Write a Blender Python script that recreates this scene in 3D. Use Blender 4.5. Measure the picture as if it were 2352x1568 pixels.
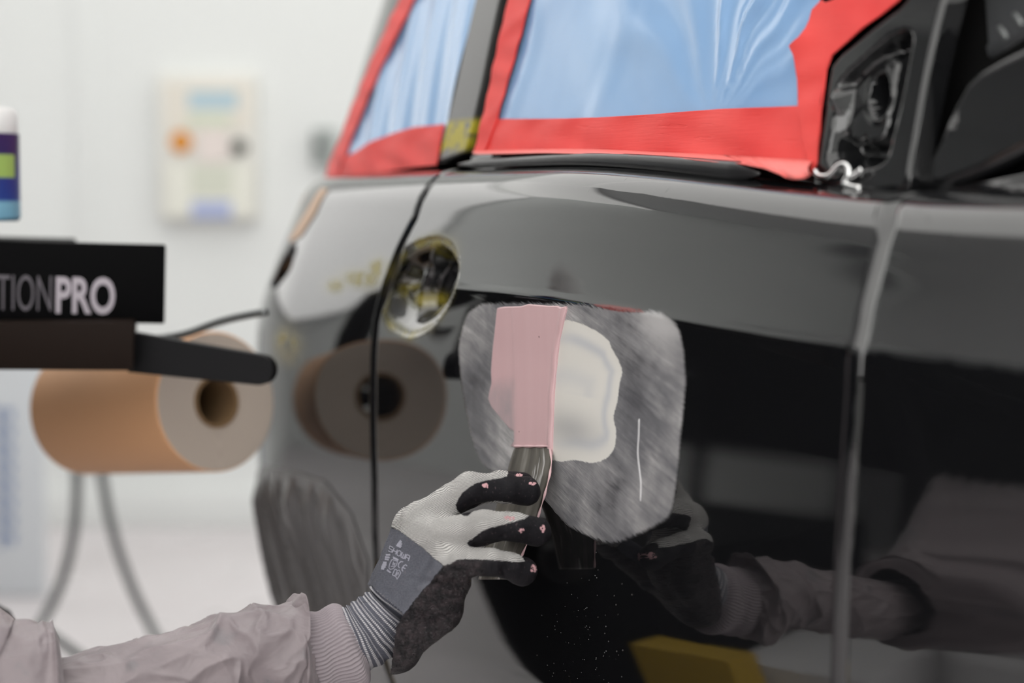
import bpy, bmesh, math, random
import numpy as np
from mathutils import Vector, Matrix, noise
from mathutils.bvhtree import BVHTree
random.seed(7)
R = math.radians
SC = bpy.context.scene
COL = SC.collection
for _o in list(bpy.data.objects): bpy.data.objects.remove(_o)

# ------------------------------------------------------------------ camera
CAM = Vector((0, 0, 1.0)); LENS = 70.0; F = LENS/36.0*2352.0; PITCH = R(4.0)
cam_d = bpy.data.cameras.new('camera'); cam = bpy.data.objects.new('camera', cam_d); COL.objects.link(cam)
cam.location = CAM; cam.rotation_euler = (R(90)-PITCH, 0, 0)
cam_d.lens = LENS; cam_d.sensor_width = 36; cam_d.clip_start = 0.05
cam_d.dof.use_dof = True; cam_d.dof.focus_distance = 1.97; cam_d.dof.aperture_fstop = 2.2; cam_d.dof.aperture_blades = 0
SC.camera = cam
# ------------------------------------------------------------------ world / exposure
SC.view_settings.view_transform = 'Standard'; SC.view_settings.look = 'None'
SC.view_settings.exposure = 0.0; SC.view_settings.gamma = 1.0; SC.view_settings.use_curve_mapping = False
wd = bpy.data.worlds.new('world'); SC.world = wd; wd.use_nodes = True
wd.node_tree.nodes['Background'].inputs[0].default_value = (0.9, 0.95, 1, 1)
wd.node_tree.nodes['Background'].inputs[1].default_value = 0.3
LAMP = 1.18           # strength of the ceiling lamp diffusers
FILL_PANEL = 1.05      # strength of the light panel added on the back wall

# ------------------------------------------------------------------ node helpers
def mat(name, base=(.5,.5,.5), rough=.5, metal=0., ior=1.5, coat=0., spec=None, sheen=0., trans=0.):
    m = bpy.data.materials.new(name); m.use_nodes = True
    b = m.node_tree.nodes['Principled BSDF']
    b.inputs['Base Color'].default_value = (*base, 1); b.inputs['Roughness'].default_value = rough
    b.inputs['Metallic'].default_value = metal; b.inputs['IOR'].default_value = ior
    b.inputs['Coat Weight'].default_value = coat; b.inputs['Coat Roughness'].default_value = .03
    if sheen: b.inputs['Sheen Weight'].default_value = sheen
    if trans: b.inputs['Transmission Weight'].default_value = trans
    return m
class NT:
    def __init__(s, m): s.m = m; s.t = m.node_tree; s.b = s.t.nodes['Principled BSDF']
    def n(s, ty, **kw):
        x = s.t.nodes.new(ty)
        for k, v in kw.items(): setattr(x, k, v)
        return x
    def l(s, a, b): s.t.links.new(a, b)
    def attr(s, name): return s.n('ShaderNodeAttribute', attribute_name=name).outputs['Fac']
    def uv(s, name='UVMap'): return s.n('ShaderNodeUVMap', uv_map=name).outputs[0]
    def obj(s): return s.n('ShaderNodeTexCoord').outputs['Object']
    def mapping(s, vec, scale=(1,1,1), rot=(0,0,0), loc=(0,0,0)):
        x = s.n('ShaderNodeMapping'); s.l(vec, x.inputs[0]); x.inputs['Scale'].default_value = scale
        x.inputs['Rotation'].default_value = rot; x.inputs['Location'].default_value = loc; return x.outputs[0]
    def rmap(s, vec, rot, scale):
        return s.mapping(s.mapping(vec, rot=(0,0,rot)), scale=scale)
    def noise(s, vec, scale, detail=2., rough=.5, dist=0.):
        x = s.n('ShaderNodeTexNoise'); s.l(vec, x.inputs['Vector']); x.inputs['Scale'].default_value = scale
        x.inputs['Detail'].default_value = detail; x.inputs['Roughness'].default_value = rough
        x.inputs['Distortion'].default_value = dist; return x.outputs['Fac']
    def wave(s, vec, scale, dist=0., dscale=1., prof='SIN', direction='X'):
        x = s.n('ShaderNodeTexWave'); s.l(vec, x.inputs['Vector']); x.inputs['Scale'].default_value = scale
        x.inputs['Distortion'].default_value = dist; x.inputs['Detail Scale'].default_value = dscale
        x.wave_profile = prof; x.bands_direction = direction; return x.outputs['Fac']
    def math(s, op, a, b=None, c=None, clamp=False):
        x = s.n('ShaderNodeMath', operation=op); x.use_clamp = clamp
        for i, v in enumerate((a, b, c)):
            if v is None: continue
            if isinstance(v, (int, float)): x.inputs[i].default_value = v
            else: s.l(v, x.inputs[i])
        return x.outputs[0]
    def ramp(s, fac, pts):
        x = s.n('ShaderNodeValToRGB'); s.l(fac, x.inputs[0]); e = x.color_ramp.elements
        while len(e) < len(pts): e.new(.5)
        for i, (p, c) in enumerate(pts):
            e[i].position = p; c = c if isinstance(c, tuple) else (c, c, c); e[i].color = (*c, 1)
        return x.outputs[0]
    def step(s, fac, lo, hi):
        x = s.n('ShaderNodeMapRange'); x.interpolation_type = 'SMOOTHSTEP'; s.l(fac, x.inputs[0])
        x.inputs[1].default_value = lo; x.inputs[2].default_value = hi; return x.outputs[0]
    def mix(s, fac, a, b):
        x = s.n('ShaderNodeMix', data_type='RGBA')
        for i, v in ((0, fac), (6, a), (7, b)):
            if isinstance(v, (int, float)): x.inputs[i].default_value = v
            elif isinstance(v, tuple): x.inputs[i].default_value = (*v, 1)
            else: s.l(v, x.inputs[i])
        return x.outputs[2]
    def mixf(s, fac, a, b):
        x = s.n('ShaderNodeMix', data_type='FLOAT')
        for i, v in ((0, fac), (2, a), (3, b)):
            if isinstance(v, (int, float)): x.inputs[i].default_value = v
            else: s.l(v, x.inputs[i])
        return x.outputs[0]
    def col(s, v): s.l(v, s.b.inputs['Base Color'])
    def rough(s, v): s.l(v, s.b.inputs['Roughness'])
    def bump(s, h, strength=.3, dist=.001):
        x = s.n('ShaderNodeBump'); s.l(h, x.inputs['Height']); x.inputs['Strength'].default_value = strength
        x.inputs['Distance'].default_value = dist; s.l(x.outputs[0], s.b.inputs['Normal'])
def emis(name, c, strength):
    m = mat(name, c, .6); b = m.node_tree.nodes['Principled BSDF']
    b.inputs['Emission Color'].default_value = (*c, 1); b.inputs['Emission Strength'].default_value = strength; return m

# ------------------------------------------------------------------ object helpers
def tag(o, label=None, cat=None, group=None, kind=None):
    if label: o['label'] = label
    if cat: o['category'] = cat
    if group: o['group'] = group
    if kind: o['kind'] = kind
    return o
def empty(name, loc=(0,0,0), rotz=0.):
    o = bpy.data.objects.new(name, None); COL.objects.link(o); o.location = loc; o.rotation_euler = (0,0,rotz)
    o.empty_display_size = .05; return o
def mesh_obj(name, verts, faces, m=None, parent=None, smooth=True, normals=None, uv=None):
    me = bpy.data.meshes.new(name); me.from_pydata([tuple(v) for v in verts], [], [tuple(f) for f in faces]); me.update()
    o = bpy.data.objects.new(name, me); COL.objects.link(o)
    if m: me.materials.append(m)
    if smooth: me.polygons.foreach_set('use_smooth', [True]*len(me.polygons))
    if uv is not None:
        L = me.uv_layers.new(name='UVMap'); li = np.zeros(len(me.loops), int); me.loops.foreach_get('vertex_index', li)
        L.data.foreach_set('uv', np.asarray(uv, float)[li].ravel())
    if normals is not None: me.normals_split_custom_set_from_vertices([tuple(n) for n in normals])
    if parent: o.parent = parent
    return o
def bm_obj(name, bm, m=None, parent=None, smooth=True, angle=35):
    me = bpy.data.meshes.new(name); bmesh.ops.recalc_face_normals(bm, faces=bm.faces[:]); bm.to_mesh(me); bm.free()
    o = bpy.data.objects.new(name, me); COL.objects.link(o)
    if m: me.materials.append(m)
    if smooth:
        me.polygons.foreach_set('use_smooth', [True]*len(me.polygons))
        try: me.set_sharp_from_angle(angle=R(angle))
        except Exception: pass
    if parent: o.parent = parent
    return o
def fattr(o, name, vals):
    a = o.data.attributes.new(name, 'FLOAT', 'POINT'); a.data.foreach_set('value', np.asarray(vals, dtype=np.float32))
def box_bm(c, size, rot=None, bevel=.004, seg=2, bm=None):
    bm = bm or bmesh.new(); r = bmesh.ops.create_cube(bm, size=1.)
    vs = r['verts']; M = (rot.to_4x4() if rot else Matrix())
    for v in vs: v.co = Vector((v.co.x*size[0], v.co.y*size[1], v.co.z*size[2]))
    if bevel:
        es = list({e for v in vs for e in v.link_edges})
        g = bmesh.ops.bevel(bm, geom=es, offset=bevel, segments=seg, affect='EDGES', profile=.6)
        vs = list({v for f in g['faces'] for v in f.verts} | {v for v in vs if v.is_valid})
    for v in vs: v.co = (M @ v.co) + Vector(c)
    return bm
def lathe(name, prof, m, parent=None, n=48, loc=(0,0,0), rot=None, cap=True):
    vs, fs = [], []
    for (r, z) in prof:
        for k in range(n):
            a = 2*math.pi*k/n; vs.append(Vector((r*math.cos(a), r*math.sin(a), z)))
    for i in range(len(prof)-1):
        for k in range(n):
            k2 = (k+1) % n; fs.append((i*n+k, i*n+k2, (i+1)*n+k2, (i+1)*n+k))
    if cap:
        fs.append(tuple(range(n))[::-1]); fs.append(tuple((len(prof)-1)*n+k for k in range(n)))
    M = (rot.to_4x4() if rot else Matrix()); vs = [M @ v + Vector(loc) for v in vs]
    bm = bmesh.new(); bv = [bm.verts.new(v) for v in vs]
    for f in fs:
        try: bm.faces.new([bv[i] for i in f])
        except ValueError: pass
    return bm_obj(name, bm, m, parent, angle=30)
def catmull(pts, n=8):
    pts = [Vector(p) for p in pts]; P = [2*pts[0]-pts[1]] + pts + [2*pts[-1]-pts[-2]]; out = []
    for i in range(1, len(P)-2):
        p0, p1, p2, p3 = P[i-1:i+3]
        for k in range(n):
            t = k/n
            out.append(.5*((2*p1)+(p2-p0)*t+(2*p0-5*p1+4*p2-p3)*t*t+(3*p1-p0-3*p2+p3)*t**3))
    out.append(pts[-1]); return out
def frames(path):
    T = []; 
    for i in range(len(path)):
        d = path[min(i+1, len(path)-1)] - path[max(i-1, 0)]; T.append(d.normalized())
    up = Vector((0,0,1)) if abs(T[0].z) < .9 else Vector((1,0,0))
    N = [(up - T[0]*up.dot(T[0])).normalized()]
    for i in range(1, len(path)):
        v = N[-1] - T[i]*N[-1].dot(T[i]); N.append(v.normalized())
    return T, N
def tube(name, pts, r, m, parent=None, n=16, sub=8, smooth_path=True, rfun=None, uv=False):
    path = catmull(pts, sub) if smooth_path else [Vector(p) for p in pts]
    T, N = frames(path); vs, fs, uvs = [], [], []
    L = 0.
    for i, p in enumerate(path):
        if i: L += (path[i]-path[i-1]).length
        B = T[i].cross(N[i]); t = i/(len(path)-1)
        for k in range(n):
            a = 2*math.pi*k/n; rr = r if rfun is None else rfun(t, a)
            vs.append(p + (N[i]*math.cos(a) + B*math.sin(a))*rr); uvs.append((a/(2*math.pi), L))
    for i in range(len(path)-1):
        for k in range(n):
            k2 = (k+1) % n; fs.append((i*n+k, i*n+k2, (i+1)*n+k2, (i+1)*n+k))
    fs.append(tuple(range(n))[::-1]); fs.append(tuple((len(path)-1)*n+k for k in range(n)))
    return mesh_obj(name, vs, fs, m, parent, uv=uvs)

# ------------------------------------------------------------------ geometry of the place: rays, the car's side
FW = Vector((0, math.cos(PITCH), -math.sin(PITCH))); UP = Vector((0, math.sin(PITCH), math.cos(PITCH)))
def ray(x, y): return FW + Vector((1,0,0))*((x-1176)/F) + UP*((784-y)/F)
def P(x, y, Y): r = ray(x, y); return CAM + r*(Y/r.y)
TH = R(27.0)
P0 = Vector((0.028, 2.0, 0)); NV = Vector((-math.cos(TH), -math.sin(TH), 0)); TV = Vector((math.sin(TH), -math.cos(TH), 0))
def to_swz(p): q = Vector(p)-P0; return q.dot(TV), q.dot(NV), p[2]
def from_swz(s, w, z): return P0 + TV*s + NV*w + Vector((0,0,z))
def hermite(knots):
    xs = np.array([k[0] for k in knots], float); ys = np.array([k[1] for k in knots], float)
    h = np.diff(xs); d = np.diff(ys)/h; m = np.zeros_like(xs)
    m[1:-1] = np.where(d[:-1]*d[1:] > 0, 2*d[:-1]*d[1:]/(d[:-1]+d[1:]+1e-12), 0); m[0] = d[0]; m[-1] = d[-1]
    def f(x):
        x = np.clip(np.asarray(x, float), xs[0], xs[-1]); i = np.clip(np.searchsorted(xs, x)-1, 0, len(h)-1); t = (x-xs[i])/h[i]
        return ((2*t**3-3*t**2+1)*ys[i] + (t**3-2*t**2+t)*h[i]*m[i] + (-2*t**3+3*t**2)*ys[i+1] + (t**3-t**2)*h[i]*m[i+1])
    return f
PROF = hermite([(.15,-.16),(.24,-.11),(.32,-.07),(.42,-.034),(.52,-.010),(.62,-.002),(.70,-.0005),(.78,-.0016),(.84,-.0020),(.872,-.0007),
                (.886,-.0001),(.897,.0003),(.904,.0006),(.914,-.0022),(.925,-.0053),(.95,-.0119),(.98,-.0192),(1.003,-.0256),(1.018,-.034),(1.030,-.047),(1.038,-.065),(1.045,-.095)])
PROF2 = hermite([(.15,-.16),(.24,-.11),(.32,-.07),(.42,-.034),(.52,-.010),(.62,-.002),(.70,-.0005),(.78,-.0012),(.86,-.0038),(.92,-.0085),(.96,-.0140),(.985,-.0195),
                (1.003,-.0250),(1.018,-.034),(1.030,-.047),(1.038,-.065),(1.045,-.095)])
def sst(a, b, x): t = np.clip((np.asarray(x, float)-a)/(b-a), 0, 1); return t*t*(3-2*t)
def plan(s, z):
    s = np.asarray(s, float); z = np.asarray(z, float)
    up = sst(.80, 1.02, z)
    q = np.minimum(s+.72, 0); q = np.where(q < -1.0, -1.0, q); lo = -.70*q*q
    c = np.clip(s, -1.8, .8); hi_ = -.062*c*c - .55*q*q
    return lo*(1-up)+hi_*up
def drop(s): return .034*sst(-.1, .60, s)
def W(s, z):
    s = np.asarray(s, float); z = np.asarray(z, float)
    zz = z + drop(s)*sst(.70, 1.05, z); f = sst(-.50, -.02, s)
    return PROF(zz)*f + PROF2(zz)*(1-f) + plan(s, z) + .030*sst(.62, 1.15, s)*sst(.35,.6,z)
GB = -.082
def G(s, z):      # greenhouse (glass line)
    s = np.asarray(s, float); z = np.asarray(z, float); d = z-1.0
    return GB - d*math.tan(R(11)) - .16*d*d + plan(s, np.minimum(z, 1.05)) + .020*sst(-.45,-.95,s)*sst(1.35,1.0,z)
def hit(x, y, Wf=W, off=0.):
    r = ray(x, y); lam = np.linspace(.9, 4.2, 1101)
    px = CAM.x + r.x*lam - P0.x; py = CAM.y + r.y*lam - P0.y; z = CAM.z + r.z*lam
    g = (px*NV.x+py*NV.y) - Wf(px*TV.x+py*TV.y, z) - off
    idx = np.where(g <= 0)[0]
    if len(idx) == 0: i = int(np.argmin(g)); L = lam[i]
    else:
        i = idx[0]; L = lam[i] if i == 0 else lam[i-1] + (lam[i]-lam[i-1])*g[i-1]/(g[i-1]-g[i])
    p = CAM + r*float(L); return to_swz(p)
def hs(pts, Wf=W, off=0.): 
    out = []
    for (x, y) in pts: s, w, z = hit(x, y, Wf, off); out.append((s, z))
    return out
def sdf_poly(pts, poly):
    """signed distance (positive inside)"""
    pts = np.asarray(pts, float); poly = np.asarray(poly, float); d = np.full(len(pts), 1e9); ins = np.zeros(len(pts), bool)
    for i in range(len(poly)):
        a = poly[i]; b = poly[(i+1) % len(poly)]; e = b-a; v = pts-a
        t = np.clip((v@e)/(e@e+1e-15), 0, 1); d = np.minimum(d, np.linalg.norm(v-t[:,None]*e, axis=1))
        c = (a[1] > pts[:,1]) != (b[1] > pts[:,1])
        with np.errstate(divide='ignore', invalid='ignore'):
            xi = (b[0]-a[0])*(pts[:,1]-a[1])/(b[1]-a[1]+1e-15)+a[0]
        ins ^= c & (pts[:,0] < xi)
    return np.where(ins, d, -d)
def smooth_closed(poly, n=6):
    P_ = [Vector((*p, 0)) for p in poly]; N_ = len(P_); out = []
    for i in range(N_):
        p0, p1, p2, p3 = P_[(i-1) % N_], P_[i], P_[(i+1) % N_], P_[(i+2) % N_]
        for k in range(n):
            t = k/n; q = .5*((2*p1)+(p2-p0)*t+(2*p0-5*p1+4*p2-p3)*t*t+(3*p1-p0-3*p2+p3)*t**3); out.append((q.x, q.y))
    return out
def resample(poly, step):
    out = []
    for i in range(len(poly)):
        a = Vector(poly[i]); b = Vector(poly[(i+1) % len(poly)]); L = (b-a).length; n = max(1, int(L/step))
        for k in range(n): out.append(tuple(a+(b-a)*(k/n)))
    return out
def area2(p): return sum(p[i][0]*p[(i+1)%len(p)][1]-p[(i+1)%len(p)][0]*p[i][1] for i in range(len(p)))
def surf(name, poly, Wf, off=0., m=None, parent=None, step=.02, scuts=(), zcuts=(), rim=.012, edge=((0.,-.0022),(.0010,-.0007),(.0028,0.)), rstep=.012, offf=None, world=False):
    """a panel cut to an outline (s,z) on the surface w = Wf(s,z)+off, with rounded edges and a rim turned inwards"""
    poly = list(poly)
    if area2(poly) < 0: poly.reverse()
    poly = resample(poly, rstep); n = len(poly)
    nrm = []
    for i in range(n):
        a = Vector(poly[i-1]); c = Vector(poly[(i+1) % n]); d = (c-a); nrm.append(Vector((-d.y, d.x)).normalized() if d.length > 1e-9 else Vector((0,0)))
    rings = []
    for (ins, dep) in edge: rings.append(([Vector(poly[i])+nrm[i]*ins for i in range(n)], dep))
    bm = bmesh.new()
    f = bm.faces.new([bm.verts.new((p.x, p.y, 0)) for p in rings[-1][0]]); f.normal_update()
    bmesh.ops.triangulate(bm, faces=[f])
    S = [p[0] for p in poly]; Z = [p[1] for p in poly]
    sc_ = list(np.arange(min(S)+step, max(S), step)) + list(scuts); zc_ = list(np.arange(min(Z)+step, max(Z), step)) + list(zcuts)
    for s in sorted(sc_):
        if min(S) < s < max(S): bmesh.ops.bisect_plane(bm, geom=bm.verts[:]+bm.edges[:]+bm.faces[:], plane_co=(s,0,0), plane_no=(1,0,0), dist=1e-6)
    for z in sorted(zc_):
        if min(Z) < z < max(Z): bmesh.ops.bisect_plane(bm, geom=bm.verts[:]+bm.edges[:]+bm.faces[:], plane_co=(0,z,0), plane_no=(0,1,0), dist=1e-6)
    bm.verts.ensure_lookup_table(); bm.verts.index_update()
    sz = [(v.co.x, v.co.y) for v in bm.verts]; dep = [0.]*len(sz); outn = [(0.,0.,0.)]*len(sz)
    faces = [[v.index for v in f.verts] for f in bm.faces]; bm.free()
    if faces:
        a = [sz[i] for i in faces[0]]
        faces = [f if area2([sz[i] for i in f]) > 0 else f[::-1] for f in faces]
    base = len(sz)
    R_ = len(rings)
    for ri, (pts, dp) in enumerate(rings):
        tilt = 1.0 - ri/max(1, R_-1) if R_ > 1 else 0
        for i in range(n): sz.append((pts[i].x, pts[i].y)); dep.append(dp); outn.append((-nrm[i].x, -nrm[i].y, tilt*1.0))
    for ri in range(R_-1):
        for i in range(n):
            j = (i+1) % n; a, b = base+ri*n, base+(ri+1)*n
            faces.append([a+i, a+j, b+j, b+i])
    nb = len(sz)
    if rim:
        for k in range(2):
            for i in range(n): sz.append(tuple(rings[0][0][i])); dep.append(rings[0][1]-(rim if k else 0)); outn.append((-nrm[i].x, -nrm[i].y, 50.))
        for i in range(n):
            j = (i+1) % n; faces.append([nb+i, nb+n+i, nb+n+j, nb+j])
    sz = np.array(sz); dep = np.array(dep); s, z = sz[:,0], sz[:,1]; e = .0015
    def wf(s, z): return Wf(s, z) + (offf(s, z) if offf is not None else 0.)
    w = wf(s, z) + off + dep
    gs = (wf(s+e, z)-wf(s-e, z))/(2*e); gz = (wf(s, z+e)-wf(s, z-e))/(2*e)
    N = np.stack([-gs, np.ones_like(gs), -gz], 1); N /= np.linalg.norm(N, axis=1)[:,None]      # (s, w, z)
    o = np.array(outn); N = N + np.stack([o[:,0]*o[:,2], 0*o[:,0], o[:,1]*o[:,2]], 1); N /= np.linalg.norm(N, axis=1)[:,None]
    V = np.stack([s, -w, z], 1); N = np.stack([N[:,0], -N[:,1], N[:,2]], 1)
    # local (s,-w,z): x=t, y=-n, z ; orientation: (s,z) ccw seen from outside
    ob = mesh_obj(name, V, faces, m, parent, normals=N, uv=sz)
    if world:
        ob.matrix_world = CARM
    return ob
CARM = Matrix.Translation(P0) @ Matrix.Rotation(math.atan2(TV.y, TV.x), 4, 'Z')
CARROT = math.atan2(TV.y, TV.x)

# ------------------------------------------------------------------ implicit surfaces (bodies, gloves)
class SDF:
    def __init__(s, lo, hi, h):
        s.h = h; s.lo = np.array(lo, float); s.n = np.ceil((np.array(hi, float)-s.lo)/h).astype(int)+1
        s.v = np.full(s.n, 1.0, np.float32)
    def _slice(s, lo, hi):
        a = np.clip(np.floor((lo-s.lo)/s.h).astype(int), 0, s.n-1); b = np.clip(np.ceil((hi-s.lo)/s.h).astype(int)+1, 1, s.n)
        sl = tuple(slice(a[i], b[i]) for i in range(3))
        ax = [s.lo[i]+s.h*np.arange(a[i], b[i]) for i in range(3)]
        return sl, np.stack(np.meshgrid(*ax, indexing='ij'), -1).astype(np.float32)
    def _add(s, sl, d, k, sub=False):
        v = s.v[sl]
        if sub: d = -d; h = np.clip(.5-.5*(v-d)/k, 0, 1); s.v[sl] = v*(1-h)+d*h + k*h*(1-h) if k > 0 else np.maximum(v, d); return
        if k <= 0: s.v[sl] = np.minimum(v, d); return
        h = np.clip(.5+.5*(v-d)/k, 0, 1); s.v[sl] = v*(1-h)+d*h - k*h*(1-h)
    def cone(s, a, b, r1, r2, k=.006, flat=None):
        a = np.array(a, np.float32); b = np.array(b, np.float32); M = max(r1, r2)*1.3 + k*2 + 4*s.h
        sl, X = s._slice(np.minimum(a, b)-M, np.maximum(a, b)+M)
        e = b-a; t = np.clip(((X-a)@e)/(e@e+1e-12), 0, 1); D = X-a-t[...,None]*e
        if flat is not None:      # (direction, factor): squeeze thickness along a direction
            d_ = np.array(flat[0], np.float32); c = D@d_; D = D + (c*(1/flat[1]-1))[...,None]*d_
        s._add(sl, np.sqrt((D*D).sum(-1)) - (r1+(r2-r1)*t), k)
    def ell(s, c, r, k=.006, rot=None, sub=False):
        c = np.array(c, np.float32); r = np.array(r, np.float32); M = r.max()+k*2+4*s.h
        sl, X = s._slice(c-M, c+M); D = X-c
        if rot is not None: D = D @ np.array(rot, np.float32)
        q = np.sqrt(((D/r)**2).sum(-1)); q2 = np.sqrt(((D/(r*r))**2).sum(-1))+1e-9
        s._add(sl, q*(q-1)/q2, k, sub)
    def mesh(s):
        v = s.v; neg = v < 0; n = s.n
        cn = np.zeros(n-1, int)
        for dx in (0,1):
            for dy in (0,1):
                for dz in (0,1): cn += neg[dx:n[0]-1+dx, dy:n[1]-1+dy, dz:n[2]-1+dz]
        act = np.argwhere((cn > 0) & (cn < 8)); idx = -np.ones(n-1, int); idx[tuple(act.T)] = np.arange(len(act))
        pos = np.zeros((len(act), 3)); cnt = np.zeros(len(act))
        for ax in range(3):
            o1, o2 = [i for i in range(3) if i != ax]
            for u in (0,1):
                for w in (0,1):
                    c0 = act.copy(); c0[:,o1] += u; c0[:,o2] += w; c1 = c0.copy(); c1[:,ax] += 1
                    a = v[tuple(c0.T)]; b = v[tuple(c1.T)]; x = (a < 0) != (b < 0)
                    t = np.where(x, a/(a-b+1e-20), 0); p = c0.astype(float); p[:,ax] += t
                    pos[x] += p[x]; cnt[x] += 1
        pos = s.lo + s.h*pos/cnt[:,None]
        faces = []
        for ax in range(3):
            o1, o2 = (ax+1) % 3, (ax+2) % 3
            sa = [slice(0, None)]*3; sb = [slice(0, None)]*3; sa[ax] = slice(0, -1); sb[ax] = slice(1, None)
            x = np.argwhere(neg[tuple(sa)] != neg[tuple(sb)])
            x = x[(x[:,o1] > 0) & (x[:,o2] > 0) & (x[:,o1] < n[o1]-1) & (x[:,o2] < n[o2]-1)]
            q = []
            for (u, w) in ((-1,-1),(0,-1),(0,0),(-1,0)):
                c = x.copy(); c[:,o1] += u; c[:,o2] += w; q.append(idx[tuple(c.T)])
            q = np.stack(q, 1); fl = ~neg[tuple(x.T)]; q[fl] = q[fl][:, ::-1]
            faces.append(q)
        F_ = np.concatenate(faces); F_ = F_[(F_ >= 0).all(1)]
        return pos, F_
def relax(pos, faces, it=2, lam=.5):
    e = np.concatenate([faces[:, [i, (i+1) % 4]] for i in range(4)]); e = np.concatenate([e, e[:, ::-1]])
    cnt = np.bincount(e[:,0], minlength=len(pos)).astype(float); cnt[cnt == 0] = 1
    for _ in range(it):
        for l in (lam, -lam*1.04):
            av = np.stack([np.bincount(e[:,0], weights=pos[e[:,1], k], minlength=len(pos)) for k in range(3)], 1)/cnt[:,None]
            pos = pos + l*(av-pos)
    return pos

# ------------------------------------------------------------------ materials
M = {}
M['wall'] = mat('wall_white_panel', (.80,.82,.81), .45)
M['ceiling'] = mat('ceiling_white', (.82,.83,.83), .7)
def _floor():
    m = mat('floor_pale_epoxy', (.62,.57,.58), .32); t = NT(m); c = t.obj()
    n = t.noise(c, 1.3, 5); t.col(t.ramp(n, [(.3,(.56,.525,.535)), (.7,(.655,.62,.635))])); t.rough(t.ramp(t.noise(c, 5, 3), [(.3,.25),(.7,.42)])); return m
M['floor'] = _floor()
M['lamp'] = emis('lamp_diffuser', (1, .995, .97), LAMP)
M['fillpanel'] = emis('fill_panel_diffuser', (1, .995, .985), FILL_PANEL)
M['lampframe'] = mat('lamp_frame_white', (.75,.75,.75), .4)
def _paint():
    m = mat('black_car_paint', (.006,.0062,.007), .03, ior=1.85); t = NT(m)
    uv = t.uv(); sand = t.attr('sand'); white = t.attr('white'); yel = t.attr('yellow'); dust = t.attr('dust'); red = t.attr('red'); ring = t.attr('ring'); smg = t.attr('smudge')
    # sanding scratches: stretched noise at two angles
    edge_n = t.noise(t.rmap(uv, R(17), (40,620,1)), 1., 3)
    sm = t.step(t.math('ADD', sand, t.math('MULTIPLY', t.math('SUBTRACT', edge_n, .5), .008)), -.0022, .0022)
    big = t.noise(uv, 9, 4, .6); mid = t.noise(t.rmap(uv, R(18), (11,75,1)), 1., 4, .65)
    sc1 = t.noise(t.rmap(uv, R(17), (16,620,1)), 1., 4, .7); sc2 = t.noise(t.rmap(uv, R(30), (14,480,1)), 1., 4, .7)
    g = t.math('ADD', t.math('MULTIPLY', big, .80), t.math('ADD', t.math('MULTIPLY', mid, .34), t.math('ADD', t.math('MULTIPLY', sc1, .26), t.math('MULTIPLY', sc2, .14))))
    gcol = t.ramp(g, [(.58,(.050,.050,.058)), (.72,(.14,.14,.152)), (.82,(.27,.265,.27)), (.94,(.52,.51,.51))])
    gcol = t.mix(t.math('MULTIPLY', t.attr('lamp_gloss'), t.step(g, .50, .78)), gcol, (.46,.45,.45))  # lamp gloss on the sanded area, painted in as lighter grey
    c = t.mix(sm, (.006,.0062,.007), gcol)
    rm = t.step(t.math('ADD', red, t.math('MULTIPLY', t.math('SUBTRACT', edge_n, .5), .004)), -.0008, .0008)
    c = t.mix(rm, c, (.15,.006,.004))
    wn = t.noise(t.rmap(uv, R(20), (60,560,1)), 1., 3)
    wm = t.step(t.math('ADD', white, t.math('MULTIPLY', t.math('SUBTRACT', wn, .5), .0035)), -.0007, .0009)
    wcol = t.mix(t.math('MULTIPLY', ring, .75), (.76,.74,.69), (.52,.54,.58))
    wcol = t.mix(t.math('MULTIPLY', smg, .8), wcol, (.40,.40,.40))
    c = t.mix(wm, c, wcol)
    yn = t.noise(uv, 34, 3); ym = t.math('MULTIPLY', yel, t.step(yn, .25, .52))
    c = t.mix(t.math('MULTIPLY', ym, .8), c, (.30,.245,.015))
    v = t.n('ShaderNodeTexVoronoi'); t.l(uv, v.inputs['Vector']); v.inputs['Scale'].default_value = 330
    sp = t.math('LESS_THAN', v.outputs['Distance'], .13); vc = t.n('ShaderNodeSeparateColor'); t.l(v.outputs['Color'], vc.inputs[0])
    dm = t.math('MULTIPLY', sp, t.math('LESS_THAN', vc.outputs[0], t.math('MULTIPLY', dust, .5)))
    c = t.mix(dm, c, (.75,.73,.72)); t.col(c)
    r = t.mixf(sm, .035, t.ramp(sc1, [(.35,.34),(.65,.52)])); r = t.mixf(wm, r, .5); r = t.mixf(ym, r, .45); r = t.mixf(dm, r, .7); t.rough(r)
    # (scratches)
    h = t.math('MULTIPLY', t.math('ADD', sc1, t.math('MULTIPLY', sc2, .7)), t.math('MULTIPLY', sm, t.math('SUBTRACT', 1., wm)))
    t.bump(h, .35, .0006); return m
M['paint'] = _paint()
M['paint2'] = mat('black_gloss_panel', (.008,.0083,.009), .06, ior=1.7)
M['satin'] = mat('satin_black_trim', (.02,.02,.021), .28)
M['inner'] = mat('matt_black_cavity', (.006,.006,.006), .9); NT(M['inner']).b.inputs['Specular IOR Level'].default_value = .1
M['rubber'] = mat('black_rubber', (.018,.018,.019), .55)
M['chrome'] = mat('bright_metal', (.9,.9,.9), .18, 1.0)
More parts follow.
